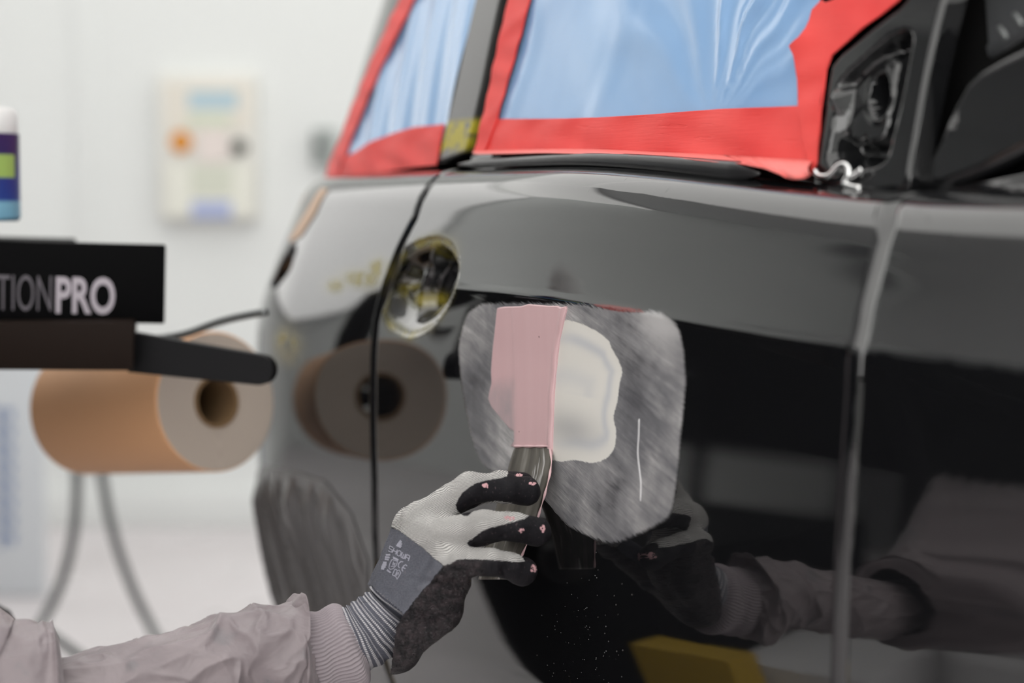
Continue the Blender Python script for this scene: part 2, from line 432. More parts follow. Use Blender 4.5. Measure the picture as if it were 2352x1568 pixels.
def _putty():
    m = mat('pink_putty', (.62,.36,.385), .42); t = NT(m); uv = t.uv()
    thin = t.attr('thin'); n = t.noise(uv, 40, 4)
    k = t.math('MULTIPLY', thin, t.ramp(n, [(.3,.55),(.65,1.)]))
    c = t.mix(t.ramp(t.noise(t.mapping(uv, (60,3,1)), 1., 2), [(.3,0.),(.7,1.)]), (.64,.42,.435), (.665,.445,.46))
    c = t.mix(t.math('MULTIPLY', k, .8), c, (.36,.31,.325))
    v = t.n('ShaderNodeTexVoronoi'); t.l(uv, v.inputs['Vector']); v.inputs['Scale'].default_value = 90
    vc = t.n('ShaderNodeSeparateColor'); t.l(v.outputs['Color'], vc.inputs[0])
    pit = t.math('MULTIPLY', t.math('LESS_THAN', v.outputs['Distance'], .10), t.math('LESS_THAN', vc.outputs[0], .05))
    c = t.mix(pit, c, (.12,.07,.06)); t.col(c)
    t.bump(t.noise(t.mapping(uv, (300,12,1)), 1., 2), .05, .0004); return m
M['putty'] = _putty()
def _tape():
    m = mat('red_masking_tape', (.80,.085,.075), .6); t = NT(m); uv = t.uv()
    cr = t.noise(t.rmap(uv, R(3), (14,170,1)), 1., 3, .6); sp = t.step(cr, .60, .68); big = t.noise(uv, 14, 3)
    t.col(t.mix(t.ramp(big, [(.3,0.),(.7,1.)]), (.74,.045,.042), (.82,.075,.066)))
    t.bump(t.math('ADD', t.math('MULTIPLY', t.noise(t.mapping(uv, (30,500,1)), 1., 3), .5), t.math('MULTIPLY', sp, -.6)), .35, .0012); return m
M['tape'] = _tape()
def _film():
    m = mat('blue_masking_film', (.34,.50,.70), .17, ior=1.5); t = NT(m); uv = t.uv()
    t.col(t.ramp(t.noise(uv, 6, 3), [(.3,(.22,.385,.64)),(.7,(.28,.455,.71))]))
    t.bump(t.noise(uv, 900, 2), .03, .0003); return m
M['film'] = _film()
M['tan'] = mat('tan_masking_paper', (.60,.42,.30), .6)
M['kraft'] = mat('kraft_paper', (.82,.45,.235), .62)
def _rollend():
    m = mat('paper_roll_end', (.50,.42,.355), .8); t = NT(m)
    w = t.n('ShaderNodeTexWave', wave_type='RINGS', rings_direction='Z'); t.l(t.obj(), w.inputs['Vector']); w.inputs['Scale'].default_value = 120
    w.inputs['Distortion'].default_value = 1.5; t.col(t.mix(w.outputs['Fac'], (.46,.385,.325), (.53,.45,.385))); return m
M['rollend'] = _rollend()
M['core'] = mat('cardboard_core', (.20,.12,.055), .8)
def dull(m, v): m.node_tree.nodes['Principled BSDF'].inputs['Specular IOR Level'].default_value = v; return m
M['machine'] = dull(mat('black_machine_shell', (.0025,.0025,.0028), .6), .05)
M['machine2'] = dull(mat('black_machine_arm', (.010,.010,.011), .55), .15)
M['brown'] = dull(mat('dark_brown_beam', (.012,.007,.005), .6), .1)
M['bladegrey'] = mat('grey_cutter_bar', (.20,.21,.21), .35, .6)
M['lettering'] = mat('pale_lettering', (.42,.38,.42), .6)
M['lettering2'] = mat('dim_lettering', (.11,.10,.115), .6)
M['hose'] = mat('grey_rubber_hose', (.15,.155,.155), .5)
M['whiteplastic'] = mat('white_plastic', (.80,.80,.78), .4)
M['yellowcard'] = mat('yellow_card', (.62,.40,.03), .6)
M['whitepaper'] = mat('white_paper', (.82,.81,.82), .7)
def _steel():
    m = mat('worn_spring_steel', (.30,.285,.26), .34, .85); t = NT(m); uv = t.uv()
    st = t.noise(t.mapping(uv, (4.5,1.3,1)), 1., 3, .5); fl = t.noise(t.mapping(uv, (9,2.2,1), loc=(3,1,0)), 1., 3)
    c = t.ramp(st, [(.32,(.055,.047,.036)), (.52,(.16,.145,.12)), (.74,(.42,.40,.37))])
    c = t.mix(t.step(fl, .60, .70), c, (.62,.60,.58)); t.col(c); t.rough(t.ramp(st, [(.3,.28),(.7,.5)])); return m
M['steel'] = _steel()

# ------------------------------------------------------------------ the room
def slab(name, c, size, m, kind='structure', bevel=0):
    o = bm_obj(name, box_bm(c, size, bevel=bevel), m, smooth=False); o['kind'] = kind; return o
WY = 6.1
slab('floor', (0, 1.5, -.05), (10, 11, .1), M['floor'])
slab('ceiling', (0, 1.5, 3.25), (10, 11, .1), M['ceiling'])
slab('wall_back', (0, WY+.05, 1.6), (10, .1, 3.2), M['wall'])
slab('wall_left', (-4.2, 1.5, 1.6), (.1, 11, 3.2), M['wall'])
slab('wall_right', (4.2, 1.5, 1.6), (.1, 11, 3.2), M['wall'])
slab('wall_front', (0, -3.2, 1.6), (10, .1, 3.2), M['wall'])
# panel joint ribs of the back wall
for i, x in enumerate((-2.95, -1.30, .35, 2.0)):
    bm = box_bm((x, WY-.004, 1.6), (.07, .012, 3.18), bevel=.003); o = bm_obj('trim_%d' % (i+1), bm, M['wall']); o['kind'] = 'structure'
bm = box_bm((0, WY-.01, .06), (8.3, .02, .12), bevel=.004); o = bm_obj('baseboard_back', bm, M['wall']); o['kind'] = 'structure'
# unseen grey roller door, added in the left wall to darken the wing reflection
o = bm_obj('added_door_1', box_bm((-4.14, .35, 1.55), (.04, 6.8, 3.1), bevel=.004), mat('added_door_grey', (.26,.265,.27), .5), smooth=False); o['kind'] = 'structure'
for k in range(9):
    bm = box_bm((-4.115, .35, .3+.33*k), (.02, 6.7, .03), bevel=.003); sl_ = bm_obj('added_door_rib', bm, bpy.data.materials['added_door_grey'], o)
# unseen black screen, added along the left wall for dark paint reflections
scr = empty('dark_screen', (-3.6, 1.0, 0)); tag(scr, 'long unseen black screen added along the left wall to darken the car reflections', 'screen')
for k in range(6):
    y = -2.9+1.25*k+.6-1.0; a_ = R(3 if k % 2 else -3)
    bm_obj('screen_panel', box_bm((0, y, .96), (.03, 1.24, 1.34), Matrix.Rotation(a_, 3, 'Z'), .004), M['machine'], scr)
    bm_obj('screen_leg', box_bm((0, y, .25), (.03, .04, .45), None, .004), M['machine2'], scr)
    bm_obj('screen_foot', box_bm((0, y, .025), (.36, .05, .05), None, .006), M['machine2'], scr)
# ceiling lamps
lampgrid = [(x, y) for y in (-2.2, -.2, 1.8, 3.8, 5.45) for x in (-3.15, -1.05, 1.05, 3.15) if x > -2 or y > 5 or y < .5]
for i, (x, y) in enumerate(lampgrid):
    t = empty('ceiling_lamp', (x, y, 3.2)); tag(t, 'white framed luminous filter panel filling the booth ceiling', 'ceiling lamp', 'luminous panels in the ceiling')
    d = 2.0 if y < 5 else 1.3
    bm = box_bm((0,0,-.02), (2.09,d-.01,.05), bevel=.004); bm_obj('lamp_frame', bm, M['lampframe'], t)
    bm = box_bm((0,0,-.05), (2.088,d-.012,.02), bevel=.0); bm_obj('lamp_diffuser', bm, M['lamp'], t)

t = empty('fill_panel', (-3.02, WY, 2.12)); tag(t, 'large unseen light panel added on the back wall to brighten the rear door reflection', 'added light panel')  # added out of view to brighten the reflection in the rear door
bm_obj('lamp_frame', box_bm((0,-.03,0), (2.2,.06,1.96), bevel=.006), M['lampframe'], t)
bm_obj('lamp_diffuser', box_bm((0,-.06,0), (2.14,.02,1.90), bevel=.004), M['fillpanel'], t)

t = empty('fill_panel', (-1.2, -3.14, 1.75)); tag(t, 'large unseen light panel added behind the camera as fill for the car side', 'added light panel')  # added fill light for the car side and the hand
bm_obj('lamp_frame', box_bm((0,.03,0), (3.6,.06,2.2), bevel=.006), M['lampframe'], t)
bm_obj('lamp_diffuser', box_bm((0,.06,0), (3.54,.02,2.14), bevel=.004), emis('front_fill_panel', (1, .995, .98), 2.6), t)

# ------------------------------------------------------------------ the car
car = empty('car', P0, CARROT); tag(car, 'black car under repair seen along its side, windows masked, sanded patch on the front door', 'car')
zt = lambda s: 1.0405 - drop(s)
def topline(s0, s1, n=24): return [(s, float(zt(s))) for s in np.linspace(s0, s1, n)]
front_seam = hs([(2052,456),(2035,520),(2010,610),(1985,700),(1970,780),(1957,900),(1947,1050),(1938,1200),(1930,1350),(1925,1500)])
fs_bot = (front_seam[-1][0]-.012, .335)
rear_seam = hs([(985,430),(955,500),(915,580),(885,660),(866,740),(860,820),(858,950),(862,1100),(868,1300),(880,1500)])
rs_bot = (rear_seam[-1][0]+.015, .335)
rs_top = (rear_seam[0][0]-.004, float(zt(rear_seam[0][0]))); fs_top = (front_seam[0][0]+.004, float(zt(front_seam[0][0])))
shift = lambda pts, d: [(p[0]+d, p[1]) for p in pts]
# front door skin with the handle dish pressed in
DISH = smooth_closed(hs([(1010,543),(1042,562),(1054,612),(1040,675),(1005,737),(962,769),(925,771),(890,745),(877,690),(890,622),(928,572),(970,549)]), 4)
APER = smooth_closed(hs([(1005,562),(1031,592),(1018,652),(975,722),(938,735),(930,690),(950,620),(980,575)]), 4)
HOL1 = smooth_closed(hs([(925,608),(938,630),(925,668),(908,672),(903,640)]), 4)
HOL2 = smooth_closed(hs([(1028,612),(1037,628),(1030,648),(1020,645),(1018,625)]), 4)
DISHA = np.array(DISH)
def dish(s, z):
    p = np.stack([s, z], 1); out = np.zeros(len(p))
    near = (p[:,0] > DISHA[:,0].min()-.03) & (p[:,0] < DISHA[:,0].max()+.03) & (p[:,1] > DISHA[:,1].min()-.03) & (p[:,1] < DISHA[:,1].max()+.03)
    if near.any():
        q = p[near]; d = sdf_poly(q, DISH); a = sdf_poly(q, APER); h1 = sdf_poly(q, HOL1); h2 = sdf_poly(q, HOL2)
        v = -.003*sst(-.001, .004, d) - .016*sst(.004, .034, d) - .020*sst(-.001, .012, a) - .02*sst(0, .004, h1) - .02*sst(0, .003, h2)
        out[near] = v
    return out
door_poly = topline(rs_top[0], fs_top[0]) + front_seam + [fs_bot] + [rs_bot] + rear_seam[::-1]
SANDP = smooth_closed(hs([(1075,722),(1105,700),(1150,697),(1250,697),(1340,701),(1450,716),(1505,716),(1545,738),(1562,768),(1573,840),(1571,920),(1563,1000),(1556,1080),(1546,1150),(1530,1190),(1465,1225),(1405,1246),(1345,1226),(1290,1192),(1240,1132),(1150,1090),(1108,1062),(1083,1000),(1064,900),(1054,810),(1060,765)]), 3)
WHITEP = smooth_closed(hs([(1292,735),(1320,738),(1346,748),(1378,765),(1398,782),(1406,802),(1420,825),(1429,852),(1423,882),(1418,922),(1409,958),(1415,985),(1414,1012),(1408,1035),(1390,1054),(1360,1063),(1320,1056),(1270,1056),(1205,1000),(1185,900),(1205,780),(1240,745)]), 3)
REDP = smooth_closed(hs([(1362,699),(1400,700),(1440,705),(1478,713),(1482,717),(1440,716),(1400,712)]), 3)
s_lo, s_hi = min(p[0] for p in SANDP)-.01, max(p[0] for p in SANDP)+.01; z_lo, z_hi = min(p[1] for p in SANDP)-.01, max(p[1] for p in SANDP)+.01
d_s0, d_s1, d_z0, d_z1 = DISHA[:,0].min()-.012, DISHA[:,0].max()+.012, DISHA[:,1].min()-.008, DISHA[:,1].max()+.008
hem = ((0.,-.010),(.0008,-.0066),(.0022,-.0038),(.0042,-.0016),(.0068,-.0004),(.0100,0.))
fdoor = surf('front_door', door_poly, W, 0, M['paint'], car, step=.02, rim=.03, edge=hem, offf=dish,
             scuts=list(np.arange(s_lo, s_hi, .0045))+list(np.arange(d_s0, d_s1, .0045)),
             zcuts=list(np.arange(z_lo, z_hi, .0035))+list(np.arange(d_z0, d_z1, .003))+list(np.arange(.93,1.045,.006)))
def _attrs(o, full=True):
    n = len(o.data.vertices); co = np.zeros(n*3); o.data.vertices.foreach_get('co', co); co = co.reshape(-1,3); sz = co[:, [0,2]]
    if full:
        fattr(o, 'sand', sdf_poly(sz, SANDP)); wd_ = sdf_poly(sz, WHITEP); fattr(o, 'white', wd_); fattr(o, 'red', sdf_poly(sz, REDP))
        c = np.array(hs([(1290,900)])[0]); r = (sz-c)
        fattr(o, 'ring', np.exp(-((wd_-.018)/.006)**2)*(.35+.65*sst(-.02,.04,r[:,0])) + .5*np.exp(-((wd_-.052-.2*r[:,1])/.012)**2)*(r[:,1] > 0))
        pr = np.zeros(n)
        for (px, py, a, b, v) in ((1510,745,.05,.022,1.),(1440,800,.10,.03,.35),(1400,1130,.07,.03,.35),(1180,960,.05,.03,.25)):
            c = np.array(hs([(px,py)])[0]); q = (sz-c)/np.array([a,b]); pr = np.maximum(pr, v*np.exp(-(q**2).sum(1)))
        fattr(o, 'lamp_gloss', pr)
        c = np.array(hs([(1310,985)])[0]); q = (sz-c)/np.array([.055,.017]); fattr(o, 'smudge', np.exp(-(q**2).sum(1)))
        dd = sdf_poly(sz, DISH); y = np.exp(-((dd-.003)/.006)**2)*(.55+.45*np.sin(sz[:,0]*90)*np.sin(sz[:,1]*120+1))
        for (px, py, a, b) in ((935,690,.03,.008),(1030,600,.02,.018),(1000,560,.03,.007),(905,665,.012,.008)):
            c = np.array(hs([(px,py)])[0]); q = (sz-c)/np.array([a,b]); y = np.maximum(y, np.exp(-(q**2).sum(1)))
        fattr(o, 'yellow', np.clip(y, 0, 1))
        dm = np.zeros(n)
        for (px, py, a, b, v) in ((1350,1400,.05,.035,.55),(1365,1490,.05,.05,.7),(1330,1560,.06,.04,.5),(1390,1340,.06,.02,.25)):
            c = np.array(hs([(px,py)])[0]); q = (sz-c)/np.array([a,b]); dm = np.maximum(dm, v*np.exp(-(q**2).sum(1)))
        fattr(o, 'dust', dm)
    else:
        y = np.zeros(n)
        for (px, py, a, b, v) in ((655,790,.045,.016,1.),(770,655,.03,.008,.9),(830,640,.06,.009,1.),(868,615,.03,.010,1.)):
            s, w, z = hit(px, py); q = (sz-np.array([s,z]))/np.array([a,b]); y = np.maximum(y, 1.25*v*np.exp(-(q**2).sum(1)))
        fattr(o, 'yellow', np.clip(y, 0, 1))
        z0 = np.zeros(n)-1
        fattr(o, 'sand', z0); fattr(o, 'white', z0); fattr(o, 'red', z0)
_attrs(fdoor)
GAP = .0045
# rear door
rd_rear = -1.10
SLIT = smooth_closed(hs([(672,560),(680,575),(662,625),(632,662),(620,655),(640,610),(658,575)]), 3)
def slit(s, z):
    return -.02*sst(0, .01, sdf_poly(np.stack([s, z], 1), SLIT))
rpoly = topline(rd_rear, rs_top[0]-GAP) + shift(rear_seam, -GAP) + [(rs_bot[0]-GAP, rs_bot[1]), (rd_rear+.12, .335), (rd_rear, .62), (rd_rear, .9)]
rdoor = surf('rear_door', rpoly, W, 0, M['paint'], car, step=.02, rim=.03, edge=hem, offf=slit, scuts=list(np.arange(-1.1,-.75,.008)), zcuts=list(np.arange(.86,1.045,.007)))
_attrs(rdoor, False)
# quarter panel and front wing
qpoly = topline(-1.75, rd_rear-GAP) + [(rd_rear-GAP,.9),(rd_rear-GAP,.62),(rd_rear-.05,.55),(-1.35,.64),(-1.62,.55),(-1.75,.40)]
quarter = surf('rear_wing', qpoly, W, 0, M['paint'], car, step=.03, rim=.03, edge=hem); _attrs(quarter, False)
wpoly = shift(front_seam, GAP)[::-1] + [(front_seam[0][0]+GAP+.004, 1.012), (.64,1.03), (.74,1.035), (1.25,.99), (1.6,.90), (1.6,.55), (1.5,.60), (1.22,.72), (.92,.60), (.78,.40), (fs_bot[0]+GAP,.335)]
wing = surf('front_wing', wpoly, W, 0, M['paint'], car, step=.02, rim=.03, edge=hem, zcuts=list(np.arange(.86,1.03,.007))); _attrs(wing, False)
COVP = hs([(572,1092),(600,1070),(660,1078),(740,1105),(800,1180),(838,1290),(842,1430),(836,1568),(700,1590),(640,1568),(606,1400),(578,1240)], W, .004)
def covf(s, z):
    q = s+.22*(z-.6); e = sst(.0, .05, sdf_poly(np.stack([s, z], 1), COVP))
    return -.005*(1-e) + e*(.004*np.sin(q*88+1.5*np.sin(z*14)) + .0035*np.sin(q*190+2*np.sin(z*21+1)) + .006*np.maximum(0, np.sin(q*52+.6))**3)
cov = surf('wheel_cover', COVP, W, .007, mat('smoky_plastic_sheet', (.115,.11,.112), .25), None, step=.006, rim=.002, edge=((0.,0.),), offf=covf, world=True)
tag(cov, 'dark grey creased plastic sheet hung over the rear wheel below the rear door', 'sheet')
sill = surf('sill', [(-1.0,.33),(.76,.33),(.74,.17),(-.95,.17)], W, -.004, M['satin'], car, step=.03, rim=.03)
# inner shell: closes the car behind the panels, with roof and bonnet
def shell():
    st = [(-1.78,.80,.9),(-1.7,1.05,1.0),(-1.5,1.36,1.0),(-1.2,1.455,1.0),(-.5,1.49,1.0),(-.0,1.485,1.0),(.25,1.42,1.0),(.45,1.28,1.),(.66,1.06,1.),(.95,1.0,1.),(1.45,.93,1.),(1.85,.75,.95)]
    vs, fs = [], []
    for (s, zr, k) in st:
        zb = min(.99, zr-.04); pw = float(plan(s, .8)); rr = .10*float(sst(-.5,-1.0,s))
        wl = [min(-.15+pw, float(W(s, z))-.05)-rr for z in (.25, zb-.2, zb)]; wt = [float(G(s, z))-.05-rr for z in (max(zr-.03,zb), zr)]
        pw -= rr
        sec = [(wl[0],.18),(wl[1],zb-.2),(wl[2],zb),(wt[0],zr-.025),(wt[1]-.06,zr),(-.85,zr+.02),(-1.7-wt[1]+.06,zr),(-1.7-wt[0],zr-.025),(-1.545-pw,zb),(-1.55-pw,zb-.2),(-1.55-pw,.18)]
        for (w, z) in sec: vs.append((s, -w, z))
    n = 11
    for i in range(len(st)-1):
        for k in range(n): k2 = (k+1) % n; fs.append((i*n+k, (i+1)*n+k, (i+1)*n+k2, i*n+k2))
    fs.append(tuple(range(n))); fs.append(tuple(((len(st)-1)*n+k) for k in range(n))[::-1])
    o = mesh_obj('body_shell', vs, fs, M['inner'], car, smooth=False); return o
shell()
def roofskin():
    st = [(-1.5,1.385),(-1.2,1.47),(-.5,1.505),(0.,1.50),(.22,1.445)]; vs, fs = [], []
    for (s, zr) in st:
        g = float(G(s, 1.40))
        for (w, z) in ((g-.005,zr-.075),(g-.02,zr-.035),(g-.06,zr-.008),(-.85,zr+.022),(-1.70-g+.06,zr-.008),(-1.7-g+.02,zr-.035),(-1.7-g+.005,zr-.075)): vs.append((s, -w, z))
    for i in range(len(st)-1):
        for k in range(6): fs.append((i*7+k, (i+1)*7+k, (i+1)*7+k+1, i*7+k+1))
    o = mesh_obj('roof', vs, fs, M['paint2'], car); sm = o.modifiers.new('s', 'SOLIDIFY'); sm.thickness = .012; sm.offset = -1
roofskin()
# pillars and window frames
PG = lambda pts, off=0.: hs(pts, G, off)
bp = PG([(1004,372),(1022,300),(1046,200),(1091,0),(1150,-280),(1212,-560),(1296,-560),(1225,-280),(1147,0),(1105,200),(1082,300),(1068,348)], .004)
bpil = surf('b_pillar', bp, G, .004, M['satin'], car, step=.03, rim=.02)
n_ = len(bpil.data.vertices); 
def _bp():
    m = mat('satin_pillar_with_yellow', (.035,.035,.035), .35); t = NT(m); uv = t.uv(); s, z = PG([(1045,312)], .004)[0]
    x = t.n('ShaderNodeSeparateXYZ'); t.l(uv, x.inputs[0])
    k = t.math('MULTIPLY', t.step(t.math('ABSOLUTE', t.math('SUBTRACT', x.outputs[1], z)), .024, .012), t.step(t.noise(uv, 45, 3), .36, .5))
    t.col(t.mix(k, (.035,.035,.034), (.40,.34,.02))); t.rough(t.mixf(k, .30, .5)); return m
bpil.data.materials.clear(); bpil.data.materials.append(_bp())
cp = PG([(700,425),(742,418),(800,260),(860,120),(916,0),(1010,-160),(1130,-300),(1250,-430),(1250,-520),(1100,-420)])
cs = [p[0] for p in PG([(742,418),(916,0)])]
cpoly = [(cs[0]+.006, 1.035), (cs[1]+.006, PG([(916,0)])[0][1]), (PG([(1130,-300)])[0][0], PG([(1130,-300)])[0][1]), (PG([(1300,-480)])[0][0], 1.44), (-1.25, 1.44), (-1.55, 1.2), (-1.7, 1.035)]
surf('c_pillar', cpoly, G, -.002, M['paint2'], car, step=.03, rim=.02)
glass_m = mat('dark_window_glass', (.01,.012,.012), .03)
surf('rear_door_glass', PG([(735,425),(1030,372),(1110,0),(1215,-560),(1290,-560),(1120,-330),(905,0)], -.006), G, -.006, glass_m, car, step=.04, rim=.004)
surf('front_door_glass', PG([(1080,372),(1870,430),(1880,200),(1930,60),(2460,-580),(1280,-580),(1150,0)], -.006), G, -.006, glass_m, car, step=.04, rim=.004)
# belt mouldings
def belt(name, s0, s1, m, z=.004, w=-.070, r=.0062):
    pts = [];
    for s in np.linspace(s0, s1, 30):
        zz = float(zt(s))+z; pts.append((s, -(w+float(plan(s, 1.04))), zz))
    o = tube(name, pts, r, m, car, n=14, sub=2, rfun=lambda t, a: r*(.42+.63*t)*(1+.5*abs(math.cos(a)))*min(1, 12*t+.15, 18*(1-t)+.15)); return o
s_m1 = hit(1092,360,G)[0]; s_m2 = hit(1782,402,G)[0]
belt('belt_moulding', s_m1, s_m2, M['satin'])
# mirror corner panel of the front door, bare where the mirror was taken off
mo = PG([(1866,425),(1872,372),(1884,300),(1896,215),(1908,150),(1930,122),(1990,72),(2062,16),(2110,-40),(2176,-40),(2150,60),(2125,170),(2103,280),(2088,360),(2078,436),(2000,446),(1920,440)], .006)
mi = smooth_closed(PG([(1898,372),(1908,300),(1920,215),(1932,178),(1985,128),(2040,82),(2080,66),(2098,84),(2088,150),(2070,240),(2050,320),(2034,372),(1990,392),(1930,392)], .006), 3)
mpl = smooth_closed(PG([(1948,210),(2010,140),(2075,110),(2070,220),(2044,322),(2010,348),(1946,336),(1944,270)], -.008), 3)
mh = smooth_closed(PG([(2036,170),(2046,200),(2044,240),(2030,268),(2012,270),(2000,245),(2002,205),(2016,178)], -.006), 3)
mh2 = [smooth_closed(PG([(x-7,y),(x,y-14),(x+7,y),(x,y+14)], .006), 3) for (x, y) in ((2031,128),(1961,325),(2040,332),(2030,358))]
def mir(s, z):
    q = np.stack([s, z], 1); d = -.030*sst(0, .012, sdf_poly(q, mi)) + .018*sst(0, .010, sdf_poly(q, mpl)) + .0*s
    hd = sdf_poly(q, mh); d = d + .0015*np.exp(-((hd+.002)/.0025)**2) - .05*sst(0, .005, hd)
    for h in mh2: d = d - .02*sst(0, .003, sdf_poly(q, h))
    return d
mm = np.array(mo)
surf('mirror_mount', mo, G, .006, M['paint2'], fdoor, step=.01, rim=.02, offf=mir, edge=((0.,-.005),(.0012,-.0022),(.003,-.0006),(.006,0.)),
     scuts=list(np.arange(mm[:,0].min(), mm[:,0].max(), .0025)), zcuts=list(np.arange(mm[:,1].min(), mm[:,1].max(), .0022)))
fpoly = PG([(2068,-2),(2112,-44),(2460,-520),(2620,-520),(2240,-160),(2176,-42)], .006)
surf('window_frame', PG([(2080,-46),(2270,-300),(2440,-540),(2570,-540),(2360,-300),(2178,-46)], .006), G, .006, M['paint2'], fdoor, step=.03, rim=.02)
# bright tubes standing in for the highlight on the sheet flange below the mirror panel
cl = [(1872,392),(1880,403),(1900,405),(1912,396),(1925,382),(1940,377),(1950,388),(1948,405),(1940,420),(1956,428),(1976,432)]
def gpt(x, y, off): s, w, z = hit(x, y, G, off); return Vector((s, -w, z))
tube('mirror_glint', [gpt(x, y, .012) for (x, y) in cl], .0026, M['chrome'], fdoor, n=10, sub=4)
tube('mirror_glint_tab', [gpt(x, y, .012) for (x, y) in ((1948,408),(1963,402),(1980,388))], .0022, M['chrome'], fdoor, n=10, sub=4)
# A pillar foot, cowl and windscreen edge beyond the door
ap = PG([(2096,436),(2112,400),(2150,320),(2186,235),(2215,185),(2250,155),(2300,128),(2370,95),(2480,60),(2480,300),(2352,345),(2250,398),(2160,432)], -.01)
ah = smooth_closed(PG([(2188,245),(2200,262),(2190,290),(2178,285),(2178,260)], -.01), 3)
def aph(s, z): return -.03*sst(0, .004, sdf_poly(np.stack([s, z], 1), ah))
surf('a_pillar', ap, G, -.01, M['paint2'], car, step=.008, rim=.03, offf=aph, edge=((0.,-.012),(.0015,-.006),(.005,-.002),(.010,0.)))
surf('windscreen_edge', PG([(2244,-30),(2490,-30),(2490,40),(2352,80),(2300,112),(2256,136)], -.045), G, -.045, mat('screen_border_grey', (.05,.052,.055), .4), car, step=.02, rim=.02, edge=((0.,-.012),(.003,-.005),(.010,0.)))
ob = [tube('screen_clip', [gpt(x-10, y-12, -.03), gpt(x, y, -.028), gpt(x+8, y+14, -.03)], .0022, M['bladegrey'], car, n=8, sub=4) for (x, y) in ((2305,75),(2340,45),(2335,180))]
# wheels under the arches (mostly out of sight)
def wheel(s):
    prof = [(.17,-.09),(.255,-.10),(.292,-.085),(.302,-.05),(.302,.05),(.292,.085),(.255,.10),(.17,.09)]
    yc = .14-float(plan(s, .5))
    o = lathe('wheel', prof, M['rubber'], car, n=56, loc=(s, yc, .302), rot=Matrix.Rotation(R(90), 3, 'X'))
    lathe('rim', [(.02,.10),(.06,.095),(.15,.07),(.175,.09),(.175,.07),(.14,.05),(.02,.06)], M['bladegrey'], o, n=40, loc=(s, yc, .302), rot=Matrix.Rotation(R(90), 3, 'X'))
wheel(-1.36); wheel(1.22)
# wet pink putty drawn over the filler
PINKP = hs([(1143,707),(1160,704),(1200,703),(1215,698),(1260,702),(1282,702),(1290,706),(1303,703),(1303,712),(1296,740),(1287,780),(1282,820),(1278,860),(1275,900),(1273,940),(1271,1000),(1270,1043),(1263,1050),(1258,1027),(1183,1025),(1173,1024),(1183,1012),(1183,990),(1172,985),(1150,960),(1130,935),(1122,915),(1126,895),(1130,880),(1129,850),(1131,820),(1133,795),(1136,770),(1140,730)])
s_r = hs([(1183,900)])[0][0]
RE = hs([(1303,703),(1296,740),(1287,780),(1282,820),(1278,860),(1275,900),(1273,940),(1271,1000),(1270,1043)]); RE = sorted([(z, s) for (s, z) in RE])
def pk(s, z):
    re = np.interp(z, [p[0] for p in RE], [p[1] for p in RE]); d = re-s
    return .0008*sst(s_r-.003, s_r+.002, s) + .0022*np.exp(-((d-.004)/.004)**2)*(.7+.3*np.sin(z*150)) + .00008*np.sin(s*260)
putty = surf('putty_layer', PINKP, W, .0012, M['putty'], fdoor, step=.004, rstep=.006, rim=.003, offf=pk, edge=((0.,-.0011),(.0006,-.0004),(.0016,0.)))
putty['label'] = 'wet pink body putty strip'
_c = np.zeros(len(putty.data.vertices)*3); putty.data.vertices.foreach_get('co', _c); _c = _c.reshape(-1,3)
TH_ = hs([(1110,905),(1150,885),(1182,880),(1182,1030),(1110,1030)]); fattr(putty, 'thin', sst(-.012, .010, sdf_poly(_c[:, [0,2]], TH_)))
def dpt(x, y, off): s, w, z = hit(x, y, W, off); return Vector((s, -w, z))
tube('putty_run', [dpt(x, y, .0004) for (x, y) in ((1468,962),(1467,1000),(1465,1040),(1469,1080),(1472,1110),(1471,1150))], .00055, M['whitepaper'], fdoor, n=8, sub=4)

# ------------------------------------------------------------------ masking on the windows
rng = np.random.RandomState(3)
def fold(a, c, w, h): return lambda ph: h*np.maximum(0, 1-np.abs(ph-c)/w)**1.5
F0 = np.array(PG([(1650,262)], .002)[0])
folds = [(R(d), R(w), h) for (d, w, h) in ((-36,7,.0030),(-12,4.5,.0060),(4,3.0,.0022),(14,4.6,.0100),(25,4.0,.0022),(36,6,.0050),(49,5,.0022),(60,7,.0030),(-58,8,.0030))]
def film_f(s, z):
    dx = s-F0[0]; dz = z-F0[1]+.012; r = np.hypot(dx, dz); ph = np.arctan2(dx, dz); o = np.zeros_like(s)
    env = sst(.01, .16, r)*(1-.4*sst(.25,.5,r)); ph = ph + .05*np.sin(r*31) + .03*np.sin(r*67+s*40)
    for (c, w, h) in folds: o += env*h*np.exp(-((ph-c)/w)**2)
    q = s*.55+z*.83; far = sst(.03,.14,np.abs(dx)+.3*np.maximum(0,dz))
    o += far*(.0013*np.sin(q*24+3*np.sin(z*9)) + .0006*np.sin(q*57+2*np.sin(s*11)+2) + .0009*np.maximum(0, np.sin((s*.75+z*.66)*38+2.5*np.sin(z*14)))**6)
    return o
ffilm = surf('masking_film', PG([(1118,312),(1450,300),(1845,300),(1850,100),(1890,-14),(2400,-500),(2410,-550),(1300,-550),(1230,-280),(1172,0)], .003), G, .003, M['film'], None, step=.006, rim=0, edge=((0.,0.),), offf=film_f, world=True)
tag(ffilm, 'large wrinkled blue plastic film covering the front door window', 'masking film', 'blue masking films')
def film_r(s, z): return .0014*np.sin((s+.25*z)*70+2*np.sin(z*6)) + .0005*np.sin((s+.2*z)*160)
rfilm = surf('masking_film', PG([(776,398),(1020,330),(1092,0),(1150,-280),(1210,-540),(1280,-540),(1130,-330),(925,0),(878,130),(836,235)], .003), G, .003, M['film'], None, step=.008, rim=0, edge=((0.,0.),), offf=film_r, world=True)
tag(rfilm, 'narrow blue plastic film covering the rear door window behind the pillar', 'masking film', 'blue masking films')
tfun = lambda s, z: .0007*np.sin(s*55+3*np.sin(z*60)) + .0004*np.sin(z*190+s*30)
